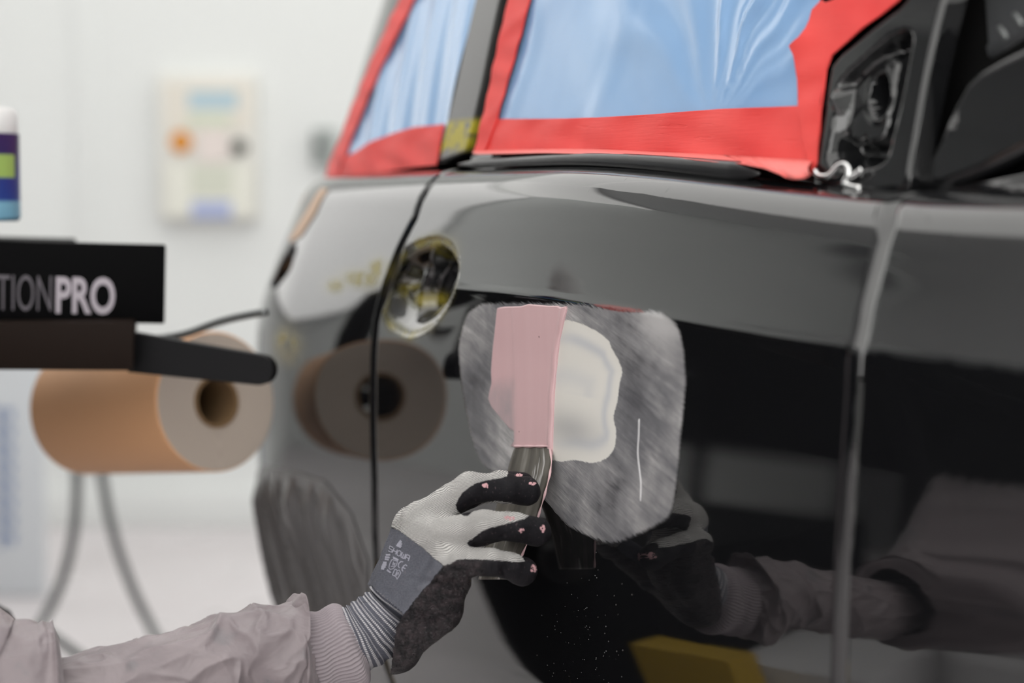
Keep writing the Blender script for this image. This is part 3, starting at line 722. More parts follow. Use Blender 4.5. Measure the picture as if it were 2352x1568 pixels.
def tape(px, label, off=.006, Wf=G, f=None, e=None):
    o = surf('masking_tape', PG(px, off) if Wf is G else hs(px, Wf, off), Wf, off, M['tape'], None, step=.006, rim=.0015, edge=e or ((0.,-.0006),(.0006,0.)), offf=f or tfun, world=True)
    return tag(o, label, 'masking tape', 'strips of red masking tape')
tape([(1140,273),(1215,273),(1300,272),(1400,268),(1500,262),(1650,250),(1760,246),(1834,243),(1886,240),(1882,300),(1872,372),(1800,368),(1700,362),(1600,356),(1500,352),(1400,348),(1300,346),(1200,348),(1088,352),(1100,300),(1112,262)], 'long horizontal red tape strip along the bottom of the front window', .0065)
tape([(1165,0),(1137,130),(1110,255),(1088,350),(1112,345),(1140,273),(1172,160),(1216,0),(1290,-260),(1360,-545),(1312,-545),(1238,-280)], 'red tape strip running up the rear edge of the front window', .0085)
torn = [(1834,260),(1832,238),(1829,205),(1831,180),(1828,150),(1826,128),(1818,106),(1826,98),(1842,84),(1853,64),(1859,45),(1864,22),(1876,10),(1886,0),(1893,6),(1908,2),(1925,-6),(2390,-500),(2470,-500),(2064,0),(2020,34),(1985,60),(1940,98),(1908,126),(1896,160),(1890,200),(1884,260),(1876,320),(1872,372),(1862,402),(1845,340)]
tornf = lambda s, z: tfun(s, z) + .004*np.exp(-(np.hypot((s-PGt[0])/.02, (z-PGt[1])/.02))**2)
PGt = PG([(1832,90)], .009)[0]
tape(torn, 'torn red tape strip along the front edge of the front window by the mirror panel', .0095, f=tornf)
tape([(790,362),(820,345),(852,325),(900,306),(950,292),(1018,285),(1001,379),(960,383),(900,391),(850,401),(795,412),(742,420),(765,385)], 'curved red tape strip along the bottom of the rear window', .0065)
tape([(916,0),(880,75),(830,190),(785,305),(742,418),(768,410),(790,362),(830,255),(880,140),(950,0),(1050,-160),(1150,-320),(1260,-480),(1230,-490),(1120,-320),(1010,-160)], 'red tape strip rising along the rear edge of the rear window', .0085)
# lower lip of the long strip, folded outwards over the belt; its upward-facing brightness is painted as paler red
def lip():
    top = [(1092,346),(1200,343),(1300,341),(1400,343),(1500,348),(1600,352),(1700,358),(1800,364),(1868,368)]
    bot = [(1092,354),(1200,352),(1300,352),(1400,355),(1500,360),(1600,367),(1700,377),(1760,386),(1790,396),(1812,411),(1840,410),(1861,402)]
    def at(pts, n): 
        c = catmull([(x, y, 0) for x, y in pts], 8); return [c[int(round(i*(len(c)-1)/(n-1)))] for i in range(n)]
    n = 90; A, B = at(top, n), at(bot, n); vs, fs, uv = [], [], []; m = 6
    for i in range(n):
        a = Vector(from_swz(*hit(A[i].x, A[i].y, G, .0075))); b = Vector(from_swz(*hit(B[i].x, B[i].y, G, .024)))
        for k in range(m):
            t = k/(m-1); p = a.lerp(b, t); p = p + NV*(.004*math.sin(t*math.pi)+.0012*math.sin(i*.5)*t); vs.append(p); uv.append((i*.008, t*.02))
    for i in range(n-1):
        for k in range(m-1): fs.append((i*m+k, i*m+k+1, (i+1)*m+k+1, (i+1)*m+k))
    o = mesh_obj('masking_tape', vs, fs, mat('lit_red_tape_edge', (.84,.19,.17), .5), uv=uv); s = o.modifiers.new('s', 'SOLIDIFY'); s.thickness = .0006
    tag(o, 'thin red tape edge, painted paler as lit from above, folded outwards above the front door moulding', 'masking tape', 'strips of red masking tape')
lip()
tn = surf('masking_tape', hs([(738,432),(752,434),(722,490),(690,540),(668,556),(664,548),(690,505),(715,465)], W, .002), W, .002, M['tan'], None, step=.008, rim=.001, edge=((0.,0.),), world=True)
tag(tn, 'tan paper tape down the rear edge of the car below the rear window', 'masking tape')

# ------------------------------------------------------------------ text helper
def text_mesh(body, size, bold=0., sx=1., spacing=1.):
    cu = bpy.data.curves.new('t', 'FONT'); cu.body = body; cu.size = size; cu.offset = bold; cu.space_character = spacing
    cu.resolution_u = 4; cu.extrude = .0006
    o = bpy.data.objects.new('t', cu); COL.objects.link(o)
    dg = bpy.context.evaluated_depsgraph_get(); me = bpy.data.meshes.new_from_object(o.evaluated_get(dg))
    bpy.data.objects.remove(o); bpy.data.curves.remove(cu)
    for v in me.vertices: v.co.x *= sx
    return me
def text_obj(name, body, size, m, parent, M4, bold=0., sx=1., spacing=1.):
    me = text_mesh(body, size, bold, sx, spacing); me.materials.clear(); me.materials.append(m)
    o = bpy.data.objects.new(name, me); COL.objects.link(o); o.parent = parent; me.transform(M4); return o

# ------------------------------------------------------------------ masking paper machine (black) with paper roll, can on top
yb = 2.42
A_ = P(380, 562, yb); B_ = P(379, 744, yb)           # right edge of the black housing
ex = Vector((.985, .165, -.028)).normalized(); ez = Vector((0,0,1)); ez = (ez-ex*ez.dot(ex)).normalized(); ey = ez.cross(ex)
Rm = Matrix((ex, ey, ez)).transposed()
hh = (A_-B_).length; Lh = 1.65; dp = .26
mach = empty('masking_paper_machine', (A_.x-1.4, yb+.15, 0)); tag(mach, 'black masking paper machine with lettered housing and side arm beside the car', 'machine')
def rel(o, root): 
    for ob in (o if isinstance(o, list) else [o]):
        ob.data.transform(Matrix.Translation(-root.location)); ob.parent = root
    return o
hc = (A_+B_)/2 - ex*(Lh/2+.12) + ey*(dp/2+.02)
rel(bm_obj('front_panel', box_bm((A_+B_)/2-ex*(Lh/2)+ey*.011, (Lh, .02, hh), Rm, .003), M['machine']), mach)
rel(bm_obj('housing', box_bm(hc, (Lh, dp, hh), Rm, .004), M['machine']), mach)
# wavy edge of clutter on the housing lid
rel(bm_obj('lid_lip', box_bm(hc+ez*(hh/2+.003)-ex*.25-ey*.09, (.6, .05, .008), Rm, .003), M['machine2']), mach)
def onface(px, py): 
    r = ray(px, py); k = (A_-CAM).dot(ey)/r.dot(ey); return CAM + r*k
def lett(body, px0, px1, pyb, pyt, m, bold):
    p0 = onface(px0, pyb); wdt = (onface(px1, pyb)-p0).length; ht = (onface(px0, pyt)-p0).length
    me = text_mesh(body, ht/.70, bold, 1.); xs = [v.co.x for v in me.vertices]; k = wdt/(max(xs)-min(xs)); x0 = min(xs)
    for v in me.vertices: v.co.x = (v.co.x-x0)*k
    me.materials.clear(); me.materials.append(m); o = bpy.data.objects.new('lettering', me); COL.objects.link(o)
    R4 = Matrix((ex, ez, -ey)).transposed().to_4x4(); me.transform(Matrix.Translation(p0-ey*.0012) @ R4); rel(o, mach); return o
lett('TION', -8, 118, 712, 628, M['lettering2'], -.0004)
lett('PRO', 128, 264, 716, 636, M['lettering'], .0016)
# beam under the housing, arm with rounded end, cutter bar
bl = P(-150, 806, 2.46); br = P(336, 808, 2.44)
rel(bm_obj('beam', box_bm((bl+br)/2-ex*.45+ey*.10, ((br-bl).length+.9, .16, .058), Matrix(((br-bl).normalized(), ey, ez)).transposed(), .004), M['brown']), mach)
def flatbar(name, a, b, h0, h1, th, m, round_end=True, side=None):
    d = (b-a).normalized(); up = Vector((0,0,1)); up = (up-d*up.dot(d)).normalized(); nn = d.cross(up); n = 24; prof = []
    L = (b-a).length; pts = [(0, h0/2), (0, -h0/2), (L-h1/2, -h1/2)]
    for k in range(1, 12): t = -math.pi/2+math.pi*k/12; pts.append((L-h1/2+h1/2*math.cos(t), h1/2*math.sin(t)))
    pts.append((L-h1/2, h1/2))
    bm = bmesh.new(); v0 = [bm.verts.new(a+d*x+up*y-nn*th/2) for x, y in pts]; v1 = [bm.verts.new(a+d*x+up*y+nn*th/2) for x, y in pts]
    bm.faces.new(v0); bm.faces.new(v1[::-1])
    for i in range(len(pts)): j = (i+1) % len(pts); bm.faces.new((v0[i], v1[i], v1[j], v0[j]))
    bmesh.ops.bevel(bm, geom=[e for e in bm.edges if e.calc_face_angle(0) > .9], offset=.002, segments=2, affect='EDGES')
    return bm_obj(name, bm, m)
rel(flatbar('side_arm', P(305, 808, 2.40), P(632, 853, 2.36), .048, .036, .018, M['machine2']), mach)
rel(tube('cutter_bar', [P(330,782,2.52), P(420,768,2.50), P(500,740,2.47), P(560,725,2.45), P(612,716,2.43)], .005, M['bladegrey'], n=8), mach)
# post, foot and shelf at the far left carry the machine
px_ = hc - ex*.62
for dx in (-.22, .22):
    c = px_ + ex*dx + ey*.06; rel(bm_obj('post', box_bm((c.x, c.y, (hc.z-hh/2)/2+.02), (.05,.05,hc.z-hh/2-.02), None, .004), M['machine2']), mach)
rel(bm_obj('shelf', box_bm((px_.x-.02, px_.y+.02, .30), (.62,.46,.02), Matrix.Rotation(R(-7), 3, 'Z'), .004), M['machine2']), mach)
for dx in (-.24, .24):
    c = px_ + ex*dx + ey*.06; rel(bm_obj('foot', box_bm((c.x, c.y, .02), (.06,.5,.04), Matrix.Rotation(R(-7), 3, 'Z'), .006), M['machine2']), mach)
rel(bm_obj('dark_base_box', box_bm((-1.315, 2.64, .235), (.94,.34,.43), Matrix.Rotation(R(-5), 3, 'Z'), .005), M['machine']), mach)  # unseen black box, added to darken the low door reflections
rel(tube('lever', [Vector((-.86,2.55,.40)), Vector((-.74,2.49,.43)), Vector((-.655,2.45,.462))], .008, M['machine2'], n=10), mach)
rel(lathe('lever_knob', [(.001,-.036),(.022,-.031),(.036,-.012),(.038,.004),(.030,.024),(.014,.034),(.001,.036)], M['machine2'], None, n=28, loc=(-.655,2.45,.466)), mach)
# paper roll
ra = Vector((-.68, .733, -.11)).normalized(); rc = P(497, 922, 2.55); RR = .0905; RLn = .32
rx = ra.cross(Vector((0,0,1))).normalized(); rz = rx.cross(ra).normalized()
RM = Matrix((rx, rz, -ra)).transposed()    # local z points to the near end
roll = empty('paper_roll', rc); tag(roll, 'brown kraft paper roll hanging under the black machine', 'paper roll')
def rlathe(name, prof, m, n=72): return lathe(name, prof, m, roll, n=n, rot=RM, cap=False)
rlathe('paper', [(RR-.002, -RLn), (RR, -RLn+.002), (RR, -.002), (RR-.002, 0)], M['kraft'])
o = rlathe('paper_end', [(RR-.002, 0), (RR*.7, .0004), (.034, 0)], M['rollend']); rlathe('paper_back', [(.034, -RLn), (RR-.002, -RLn)], M['rollend'])
rlathe('core', [(.034, 0), (.034, .0015), (.029, .0015), (.029, -RLn), (.034, -RLn)], M['core'])
rel(tube('spindle', [rc+ra*(RLn+.12), rc+ra*(RLn*.5), rc+ra*.16], .012, M['machine2'], n=12, smooth_path=False), mach)
sp = rc+ra*(RLn+.06); rel(bm_obj('spindle_bracket', box_bm((sp.x, sp.y, (sp.z+hc.z)/2), (.03,.04,hc.z-sp.z+.03), None, .004), M['machine2']), mach)
# can standing on the machine
cc = onface(-62, 545) + ey*.06; cc.z = (hc+ez*hh/2).z + .002
cw = (onface(40, 400)-onface(-62, 400)).length; chh = (onface(0, 262)-onface(0, 530)).length
can = empty('spray_can', cc); tag(can, 'navy and green printed can standing on the black machine at the left edge', 'can')
def _can():
    m = mat('can_print', (.05,.05,.25), .3); t = NT(m); x = t.n('ShaderNodeSeparateXYZ'); t.l(t.obj(), x.inputs[0])
    z = t.math('DIVIDE', x.outputs[2], chh)
    c = t.ramp(z, [(0.,(.16,.36,.50)),(.16,(.20,.42,.55)),(.19,(.02,.05,.25)),(.36,(.02,.04,.22)),(.60,(.030,.020,.10)),(.72,(.035,.015,.09))])
    a = t.math('ARCTAN2', x.outputs[1], x.outputs[0])
    k = t.math('MULTIPLY', t.step(t.math('ABSOLUTE', t.math('SUBTRACT', z, .48)), .11, .09), t.step(t.math('ABSOLUTE', t.math('ADD', a, .75)), .52, .46))
    t.col(t.mix(k, c, (.33,.48,.12))); return m
lathe('can_body', [(cw*.93,0),(cw,.004),(cw,chh*.76),(cw*.985,chh*.765)], _can(), can)
lathe('can_cap', [(cw*.96,chh*.765),(cw*.97,chh*.78),(cw*.97,chh*.94),(cw*.90,chh*.985),(cw*.55,chh)], M['whiteplastic'], can)
# yellow and white cartons on the lower shelf (mirrored in the door)
sh = px_.copy(); 
def carton(name, c, size, m, lab, rot=-7):
    o = empty(name, (c[0], c[1], c[2]), R(rot)); tag(o, lab, 'box'); bm_obj('carton', box_bm((0,0,size[2]/2), size, None, .003), m, o)
    bm_obj('carton_flap', box_bm((0,-size[1]*.25,size[2]+.001), (size[0]*.96,size[1]*.46,.002), None, 0), m, o); return o
carton('yellow_carton', (-.73, 2.30, .002), (.12,.16,.31), M['yellowcard'], 'yellow carton standing on the floor in front of the black machine')
carton('white_carton', (-.985, 2.20, .002), (.32,.22,.28), M['whitepaper'], 'white carton beside the yellow one on the floor in front of the machine')

# ------------------------------------------------------------------ on and in front of the back wall
def wallpt(px, py, y=WY): return P(px, py, y)
# framed notice board
c0, c1 = wallpt(362, 168, WY-.05), wallpt(592, 505, WY-.05); bw, bh = c1.x-c0.x, c0.z-c1.z; bc = (c0+c1)/2
board = empty('notice_board', (bc.x, WY-.005, bc.z)); tag(board, 'small pale notice board pinned with coloured papers on the back wall', 'notice board')
bm_obj('board_box', box_bm((0,-.025,0), (bw,.05,bh), None, .006), mat('board_cream', (.80,.79,.74), .6), board)
def papers(name, px0, py0, px1, py1, colr, k):
    a = wallpt(px0, py0, WY-.06); b = wallpt(px1, py1, WY-.06); c = (a+b)/2
    bm_obj(name, box_bm((c.x-bc.x, -.051-.001*k, c.z-bc.z), (abs(b.x-a.x), .0012, abs(a.z-b.z)), None, 0), mat('paper_%d' % k, colr, .7), board, smooth=False)
papers('pinned_sheet', 378, 190, 575, 300, (.80,.76,.68), 1)
papers('pinned_sheet', 432, 210, 545, 250, (.46,.62,.70), 2)
papers('pinned_sheet', 430, 262, 530, 288, (.68,.74,.60), 3)
papers('pinned_sheet', 455, 300, 525, 372, (.82,.74,.70), 4)
papers('pinned_sheet', 380, 375, 580, 495, (.82,.82,.74), 5)
papers('pinned_sheet', 438, 380, 535, 450, (.68,.70,.60), 6)
papers('pinned_sheet', 440, 462, 532, 500, (.42,.48,.72), 7)
c = wallpt(416, 326, WY-.06); lathe('orange_badge', [(.0,.0),(.032,.0),(.032,.006),(.0,.008)], mat('orange_disc', (.72,.27,.008), .5), board, n=28, loc=(c.x-bc.x, -.055, c.z-bc.z), rot=Matrix.Rotation(R(90), 3, 'X'))
c = wallpt(550, 338, WY-.06); lathe('dark_badge', [(.0,.0),(.024,.0),(.024,.006),(.0,.008)], mat('dark_disc', (.05,.05,.035), .5), board, n=28, loc=(c.x-bc.x, -.055, c.z-bc.z), rot=Matrix.Rotation(R(90), 3, 'X'))
# small grey switch box
a = wallpt(716, 296, WY-.04); b = wallpt(772, 380, WY-.04); c = (a+b)/2
sw = empty('switch_box', (c.x, WY-.001, c.z)); tag(sw, 'small grey switch box on the white wall beside the car window', 'switch')
bm_obj('switch_case', box_bm((0,-.02,0), (b.x-a.x,.04,a.z-b.z), None, .006), mat('switch_grey', (.33,.36,.35), .5), sw)
bm_obj('switch_lever', box_bm((-.018,-.045,.005), (.014,.02,.03), None, .003), M['machine2'], sw)
# hoses hanging from the machine side and lying on the floor
def hose(pts, lab, y0):
    o = tube('air_hose', [P(x, y, Y) for (x, y, Y) in pts], .0105, M['hose'], None, n=14, sub=10); return tag(o, lab, 'hose', 'grey hanging air hoses')
hose([(168,700,4.1),(170,900,4.1),(176,1080,4.1),(172,1200,4.1),(150,1310,4.1),(112,1400,4.1),(60,1470,4.05),(-60,1530,4.0)], 'grey air hose hanging under the roll and curling left to the floor', 4.1)
hose([(205,700,4.1),(222,950,4.1),(236,1100,4.1),(262,1230,4.1),(300,1340,4.1),(340,1425,4.1),(380,1490,4.05),(470,1570,4.0)], 'grey air hose hanging under the roll and curving right to the floor', 4.1)
hose([(90,1440,3.9),(140,1475,3.85),(220,1530,3.8),(330,1590,3.7)], 'grey air hose lying across the floor at lower left', 3.9)
# banner sheet with blue lettering at the left edge
bn = empty('wall_sign', wallpt(0, 1090, 5.0)); tag(bn, 'white board with a column of blue characters at the left edge', 'sign')
bm_obj('board', box_bm((0,.012,0), (.22,.02,.62), None, .003), mat('sign_white', (.66,.69,.72), .5), bn)
bl_m = mat('sign_blue', (.04,.13,.36), .6)
for k in range(8):
    bm = box_bm((.012,0,.16-.045*k), (.05,.003,.007), None, 0); box_bm((.0,0,.145-.045*k), (.008,.003,.028), None, 0, bm=bm); box_bm((.028,0,.148-.045*k), (.008,.003,.02), None, 0, bm=bm)
    bm_obj('character', bm, bl_m, bn, smooth=False)

# ------------------------------------------------------------------ the worker: glove, cuff, sleeve, body
def H(x, y, Y): return np.array(P(x, y, Y))
DZ = -.012
gl_pts = dict(
    p_mcp=H(1035,1294,1.868), p_pip=H(1128,1290,1.862), p_dip=H(1172,1300,1.872), p_tip=H(1200,1312,1.880),
    r_mcp=H(985,1232,1.888), r_pip=H(1112,1206,1.872), r_dip=H(1185,1210,1.882), r_tip=H(1233,1221,1.893),
    m_mcp=H(962,1196,1.912), m_pip=H(1080,1120,1.900), m_dip=H(1160,1121,1.912), m_tip=H(1208,1128,1.922),
    i_mcp=H(945,1205,1.940), i_pip=H(1070,1135,1.938), i_dip=H(1150,1114,1.943), i_tip=H(1198,1116,1.950),
    t_cmc=H(905,1390,1.958), t_mcp=H(985,1300,1.985), t_ip=H(1095,1225,1.990), t_tip=H(1165,1205,1.975),
    w_p=H(905,1478,1.898), w_i=H(868,1395,1.940), w_m=H(886,1436,1.922))
g = gl_pts
allp = np.array(list(g.values()))
S = SDF(allp.min(0)-.06, allp.max(0)+.05, .0015)
def chain(a, b, c, d, r, k=.004):
    S.cone(g[a], g[b], r[0], r[1], k=.009); S.cone(g[b], g[c], r[1], r[2], k=k); S.cone(g[c], g[d], r[2], r[3], k=k)
# palm
S.cone(g['w_m'], H(975,1250,1.900), .026, .020, k=.01)
S.cone(g['w_i'], g['i_mcp'], .018, .0165, k=.012); S.cone(g['w_m'], g['m_mcp'], .022, .0168, k=.012)
S.cone(g['w_m'], g['r_mcp'], .023, .0170, k=.012); S.cone(g['w_p'], g['p_mcp'], .0215, .0150, k=.012)
S.cone(H(925,1490,1.892), H(1012,1402,1.884), .0150, .0205, k=.012)     # heel of the hand
S.cone(H(1000,1400,1.888), H(1050,1335,1.878), .0200, .0140, k=.012)
S.cone(H(960,1420,1.915), H(1020,1320,1.915), .022, .018, k=.012)
S.ell(H(945,1345,1.925), (.030,.024,.038), k=.014)
# fingers
chain('p_mcp','p_pip','p_dip','p_tip', (.0150,.0126,.0126,.0140))
chain('r_mcp','r_pip','r_dip','r_tip', (.0160,.0146,.0134,.0142))
chain('m_mcp','m_pip','m_dip','m_tip', (.0165,.0150,.0140,.0143))
chain('i_mcp','i_pip','i_dip','i_tip', (.0160,.0143,.0138,.0138))
S.cone(g['w_i'], g['t_cmc'], .019, .019, k=.012); S.cone(g['t_cmc'], g['t_mcp'], .019, .0165, k=.012); S.cone(g['t_mcp'], g['t_ip'], .0155, .0142, k=.006); S.cone(g['t_ip'], g['t_tip'], .0142, .0138, k=.004)
# wrist of the glove, narrowing into the knitted band
wa, wb = H(842,1462,1.922), H(790,1480,1.925)
S.cone(g['w_m'], wa, .030, .0340, k=.014); 
S.cone(H(870,1425,1.935), H(905,1490,1.905), .024, .024, k=.012)
gp, gf = S.mesh(); gp = relax(gp, gf, 3)
def to_px(V):
    q = V-np.array(CAM); f = q@np.array(FW); return np.stack([1176+F*q[:,0]/f, 784-F*(q@np.array(UP))/f], 1)
# cut the glove off where the knitted cuff band begins, keep the hand side
gx = to_px(gp)
hand_ax = (np.array([975.,1250.])-np.array([870.,1450.])); hand_ax /= np.linalg.norm(hand_ax)
# pattern coordinates lie in the plane of the hand's back
def pmask(poly): return sdf_poly(gx, poly)/2380.
KNIT = smooth_closed([(880,1150),(1000,1120),(1050,1050),(1120,1050),(1160,1072),(1165,1094),(1130,1101),(1092,1110),(1062,1132),(1047,1160),(1056,1178),(1075,1184),(1100,1160),(1140,1150),(1190,1160),(1216,1183),(1190,1196),(1150,1206),(1110,1218),(1085,1238),(1072,1248),(1090,1257),(1140,1250),(1180,1262),(1206,1289),(1160,1288),(1100,1284),(1050,1285),(1020,1299),(970,1257),(916,1218),(890,1200)], 2)
BAND = [(800,1180),(916,1218),(970,1257),(1020,1299),(985,1340),(950,1382),(928,1410),(905,1432),(870,1380),(856,1350),(780,1300)]
me_g = None
def _glove():
    m = mat('work_glove', (.5,.5,.5), .7); t = NT(m); uv = t.uv(); kn = t.attr('knit'); bd = t.attr('band'); pinkm = t.attr('pink'); cuff = t.attr('cuff'); side = t.attr('side')
    nb = t.noise(t.mapping(uv, (420,420,1)), 1., 3)
    wob = t.math('MULTIPLY', t.math('SUBTRACT', nb, .5), .0022)
    km = t.step(t.math('ADD', kn, wob), -.0005, .0006); bm_ = t.step(t.math('ADD', bd, wob), -.0006, .0006)
    dist = t.n('ShaderNodeVectorMath', operation='ADD'); nz = t.n('ShaderNodeTexNoise'); t.l(t.mapping(uv, (26,26,1)), nz.inputs['Vector']); nz.inputs['Scale'].default_value = 1.; nz.inputs['Detail'].default_value = 2
    sc = t.n('ShaderNodeVectorMath', operation='SCALE'); t.l(nz.outputs['Color'], sc.inputs[0]); sc.inputs['Scale'].default_value = .022; t.l(uv, dist.inputs[0]); t.l(sc.outputs[0], dist.inputs[1])
    l1 = t.wave(t.mapping(dist.outputs[0], (1,1,1), (0,0,R(72))), 225, 0.); l2 = t.wave(t.mapping(dist.outputs[0], (1,1,1), (0,0,R(-14))), 330, 0.)
    fl = t.noise(t.mapping(uv, (900,900,1)), 1., 2)
    kk = t.math('MULTIPLY', l1, t.math('ADD', t.math('MULTIPLY', l2, .5), .5)); kk = t.math('ADD', t.math('MULTIPLY', kk, .85), t.math('MULTIPLY', fl, .42))
    kc = t.ramp(kk, [(.22,(.17,.17,.165)), (.45,(.50,.485,.47)), (.8,(.76,.74,.72))])
    bc = t.ramp(t.noise(t.mapping(uv, (700,700,1)), 1., 3), [(.3,(.085,.088,.108)),(.7,(.125,.128,.150))])
    wr = t.noise(t.mapping(uv, (230,330,1), (0,0,R(35))), 1., 4, .6, 1.2)
    cc_ = t.ramp(wr, [(.3,(.007,.0065,.008)),(.7,(.013,.012,.015))])
    c = t.mix(bm_, cc_, bc); c = t.mix(km, c, kc)
    pn = t.noise(t.mapping(uv, (380,260,1)), 1., 4, .65); pm = t.step(t.math('MULTIPLY', pinkm, pn), .40, .47); c = t.mix(pm, c, (.62,.36,.38))
    dustn = t.math('MULTIPLY', t.step(pn, .60, .72), .22); c = t.mix(t.math('MULTIPLY', dustn, t.math('SUBTRACT', 1., km)), c, (.35,.25,.26))
    hd_ = t.math('MULTIPLY', t.math('MULTIPLY', side, t.math('SUBTRACT', 1., t.math('MAXIMUM', km, bm_))), t.step(t.noise(t.mapping(uv, (110,110,1)), 1., 5, .7), .34, .70)); c = t.mix(t.math('MULTIPLY', hd_, .36), c, (.17,.125,.135))
    t.col(c)
    r = t.mixf(bm_, t.ramp(wr, [(.3,.22),(.7,.42)]), .8); r = t.mixf(km, r, .9); r = t.mixf(t.math('MULTIPLY', t.math('SUBTRACT', 1., side), t.math('SUBTRACT', 1., t.math('MAXIMUM', km, bm_))), r, .62); r = t.mixf(pm, r, .6); t.rough(r)
    sp_ = t.mixf(side, .18, .5); t.l(sp_, t.b.inputs['Specular IOR Level'])
    plain = t.math('SUBTRACT', 1., t.math('MAXIMUM', km, bm_))
    h = t.math('ADD', t.math('MULTIPLY', t.math('MULTIPLY', wr, t.math('MULTIPLY', plain, side)), 3.2), t.math('MULTIPLY', kk, t.math('MULTIPLY', km, .35))); t.bump(h, 1., .0030); return m
# creases where the heel of the hand folds
def crease(px0, py0, px1, py1, wd, dep):
    a = np.array([px0, py0], float); b = np.array([px1, py1], float); e = b-a; t = np.clip(((gx-a)@e)/(e@e), 0, 1); d = np.linalg.norm(gx-a-t[:,None]*e, axis=1)
    return -dep*np.exp(-(d/wd)**2)*np.sin(np.pi*np.clip(t*.9+.05, 0, 1))
CUT = [(600,1200),(856,1345),(930,1408),(912,1440),(901,1534),(890,1640),(600,1640)]
ins_ = sdf_poly(gx, CUT) > 0; keepf = ~ins_[gf].all(1); gf = gf[keepf]
used = np.unique(gf); rm_ = -np.ones(len(gp), int); rm_[used] = np.arange(len(used)); gf = rm_[gf]; gp = gp[used]; gx = gx[used]
me_tmp = bpy.data.meshes.new('tmp'); me_tmp.from_pydata(gp.tolist(), [], gf.tolist()); me_tmp.update()
gn = np.zeros(len(gp)*3); me_tmp.vertices.foreach_get('normal', gn); gn = gn.reshape(-1,3); bpy.data.meshes.remove(me_tmp)
dsp = crease(940,1330,1040,1345,9,.0030) + crease(930,1400,1000,1425,9,.0032) + crease(960,1440,1040,1400,8,.0022) + crease(1035,1300,1075,1320,7,.0022) + crease(1010,1318,1060,1352,7,.0020) + crease(1085,1300,1100,1328,5,.0018) + crease(1150,1240,1160,1225,5,.0016) + crease(1165,1330,1150,1300,5,.0016) + crease(1135,1290,1130,1320,5,.0014) + crease(980,1220,1040,1280,12,.0012)
nz_ = np.array([noise.noise(Vector(p)*70) for p in gp]); nz2 = np.array([noise.noise(Vector(p)*190) for p in gp])
gp = gp + gn*(dsp + .0007*nz_ + .00035*nz2)[:,None]
person = empty('person', (0,0,0)); 
glove = mesh_obj('glove', gp, gf, _glove(), person, uv=np.stack([gx[:,0], -gx[:,1]], 1)/2380.); glove['label'] = 'black coated work glove with pale knit back'
fattr(glove, 'knit', pmask(KNIT)); fattr(glove, 'band', pmask(BAND))
HEEL = [(1010,1270),(1110,1290),(1110,1360),(1020,1480),(900,1560),(860,1540),(930,1400)]
fattr(glove, 'side', sst(-.004, .006, pmask(HEEL)))
pk_ = np.zeros(len(gp))
for (x, y, a, b) in ((1115,1115,12,9),(1197,1218,11,9),(1247,1214,10,13),(1226,1306,11,17),(1193,1091,16,6),(1222,1110,18,6),(1170,1190,20,9)):
    q = (gx-np.array([x,y]))/np.array([a,b]); pk_ = np.maximum(pk_, np.exp(-(q**2).sum(1)))
fattr(glove, 'pink', np.clip(pk_*1.2, 0, 1))
fattr(glove, 'cuff', np.zeros(len(gp)))
# printed marks on the grey band, laid onto the glove
bvh = BVHTree.FromPolygons([tuple(p) for p in gp], [tuple(f) for f in gf.tolist()])
mark_m = mat('printed_mark', (.33,.33,.39), .7)
def onglove(x, y):
    r = ray(x, y).normalized(); h = bvh.ray_cast(CAM, r)
    return None if h[0] is None else (h[0], h[1])
def strokes(lines, wpx, name='printed_mark', closed=False):
    vs, fs = [], []
    for ln in lines:
        pts = [Vector((*p, 0)) for p in ln]; q = [pts[0]]
        for a, b in zip(pts, pts[1:]):
            n = max(1, int((b-a).length/2.5)); q += [a+(b-a)*(k/n) for k in range(1, n+1)]
        prev = None
        for i, p in enumerate(q):
            d = (q[min(i+1, len(q)-1)]-q[max(i-1, 0)]).normalized(); nn = Vector((-d.y, d.x, 0))*wpx/2
            h1, h2 = onglove(p.x+nn.x, p.y+nn.y), onglove(p.x-nn.x, p.y-nn.y)
            if h1 is None or h2 is None: prev = None; continue
            k = len(vs); vs += [h1[0]+h1[1]*.0005, h2[0]+h2[1]*.0005]
            if prev is not None: fs.append((prev, prev+1, k+1, k))
            prev = k
    if vs: 
        o = mesh_obj(name, vs, fs, mark_m, glove); return o
def tr(pts, o, ux, uy): return [(o[0]+ux[0]*x+uy[0]*y, o[1]+ux[1]*x+uy[1]*y) for x, y in pts]
Z2 = lambda pts: [(840+x/7.84, 1180+y/7.84) for x, y in pts]
GL = dict(S=[[(1,1),(0,1),(0,.5),(1,.5),(1,0),(0,0)]], H=[[(0,0),(0,1)],[(1,0),(1,1)],[(0,.5),(1,.5)]], O=[[(0,.25),(0,.75),(.25,1),(.75,1),(1,.75),(1,.25),(.75,0),(.25,0),(0,.25)]],
          W=[[(0,1),(0,.1),(.1,0),(.9,0),(1,.1),(1,1)],[(.5,0),(.5,.8)]], A=[[(0,0),(0,.85),(.15,1),(.85,1),(1,.85),(1,0)],[(0,.45),(1,.45)]])
for k, ch in enumerate('SHOWA'):
    o_ = (412+75*k, 664+37*k)
    strokes([Z2([(o_[0]+58*x+33*y, o_[1]+29*x-86*y) for x, y in ln]) for ln in GL[ch]], 2.1)
strokes([Z2([(565,585),(590,540),(640,475)]), Z2([(580,590),(610,550),(655,490)]), Z2([(600,600),(640,560),(660,530)]), Z2([(620,610),(650,570)])], 3.6)
strokes([Z2([(370,740),(450,740)]), Z2([(355,780),(440,785)]), Z2([(350,815),(425,825)])], 4.2)
strokes([Z2([(320,880),(385,880)]), Z2([(305,915),(385,915)]), Z2([(290,950),(370,955)]), Z2([(285,980),(345,990)])], 5.)
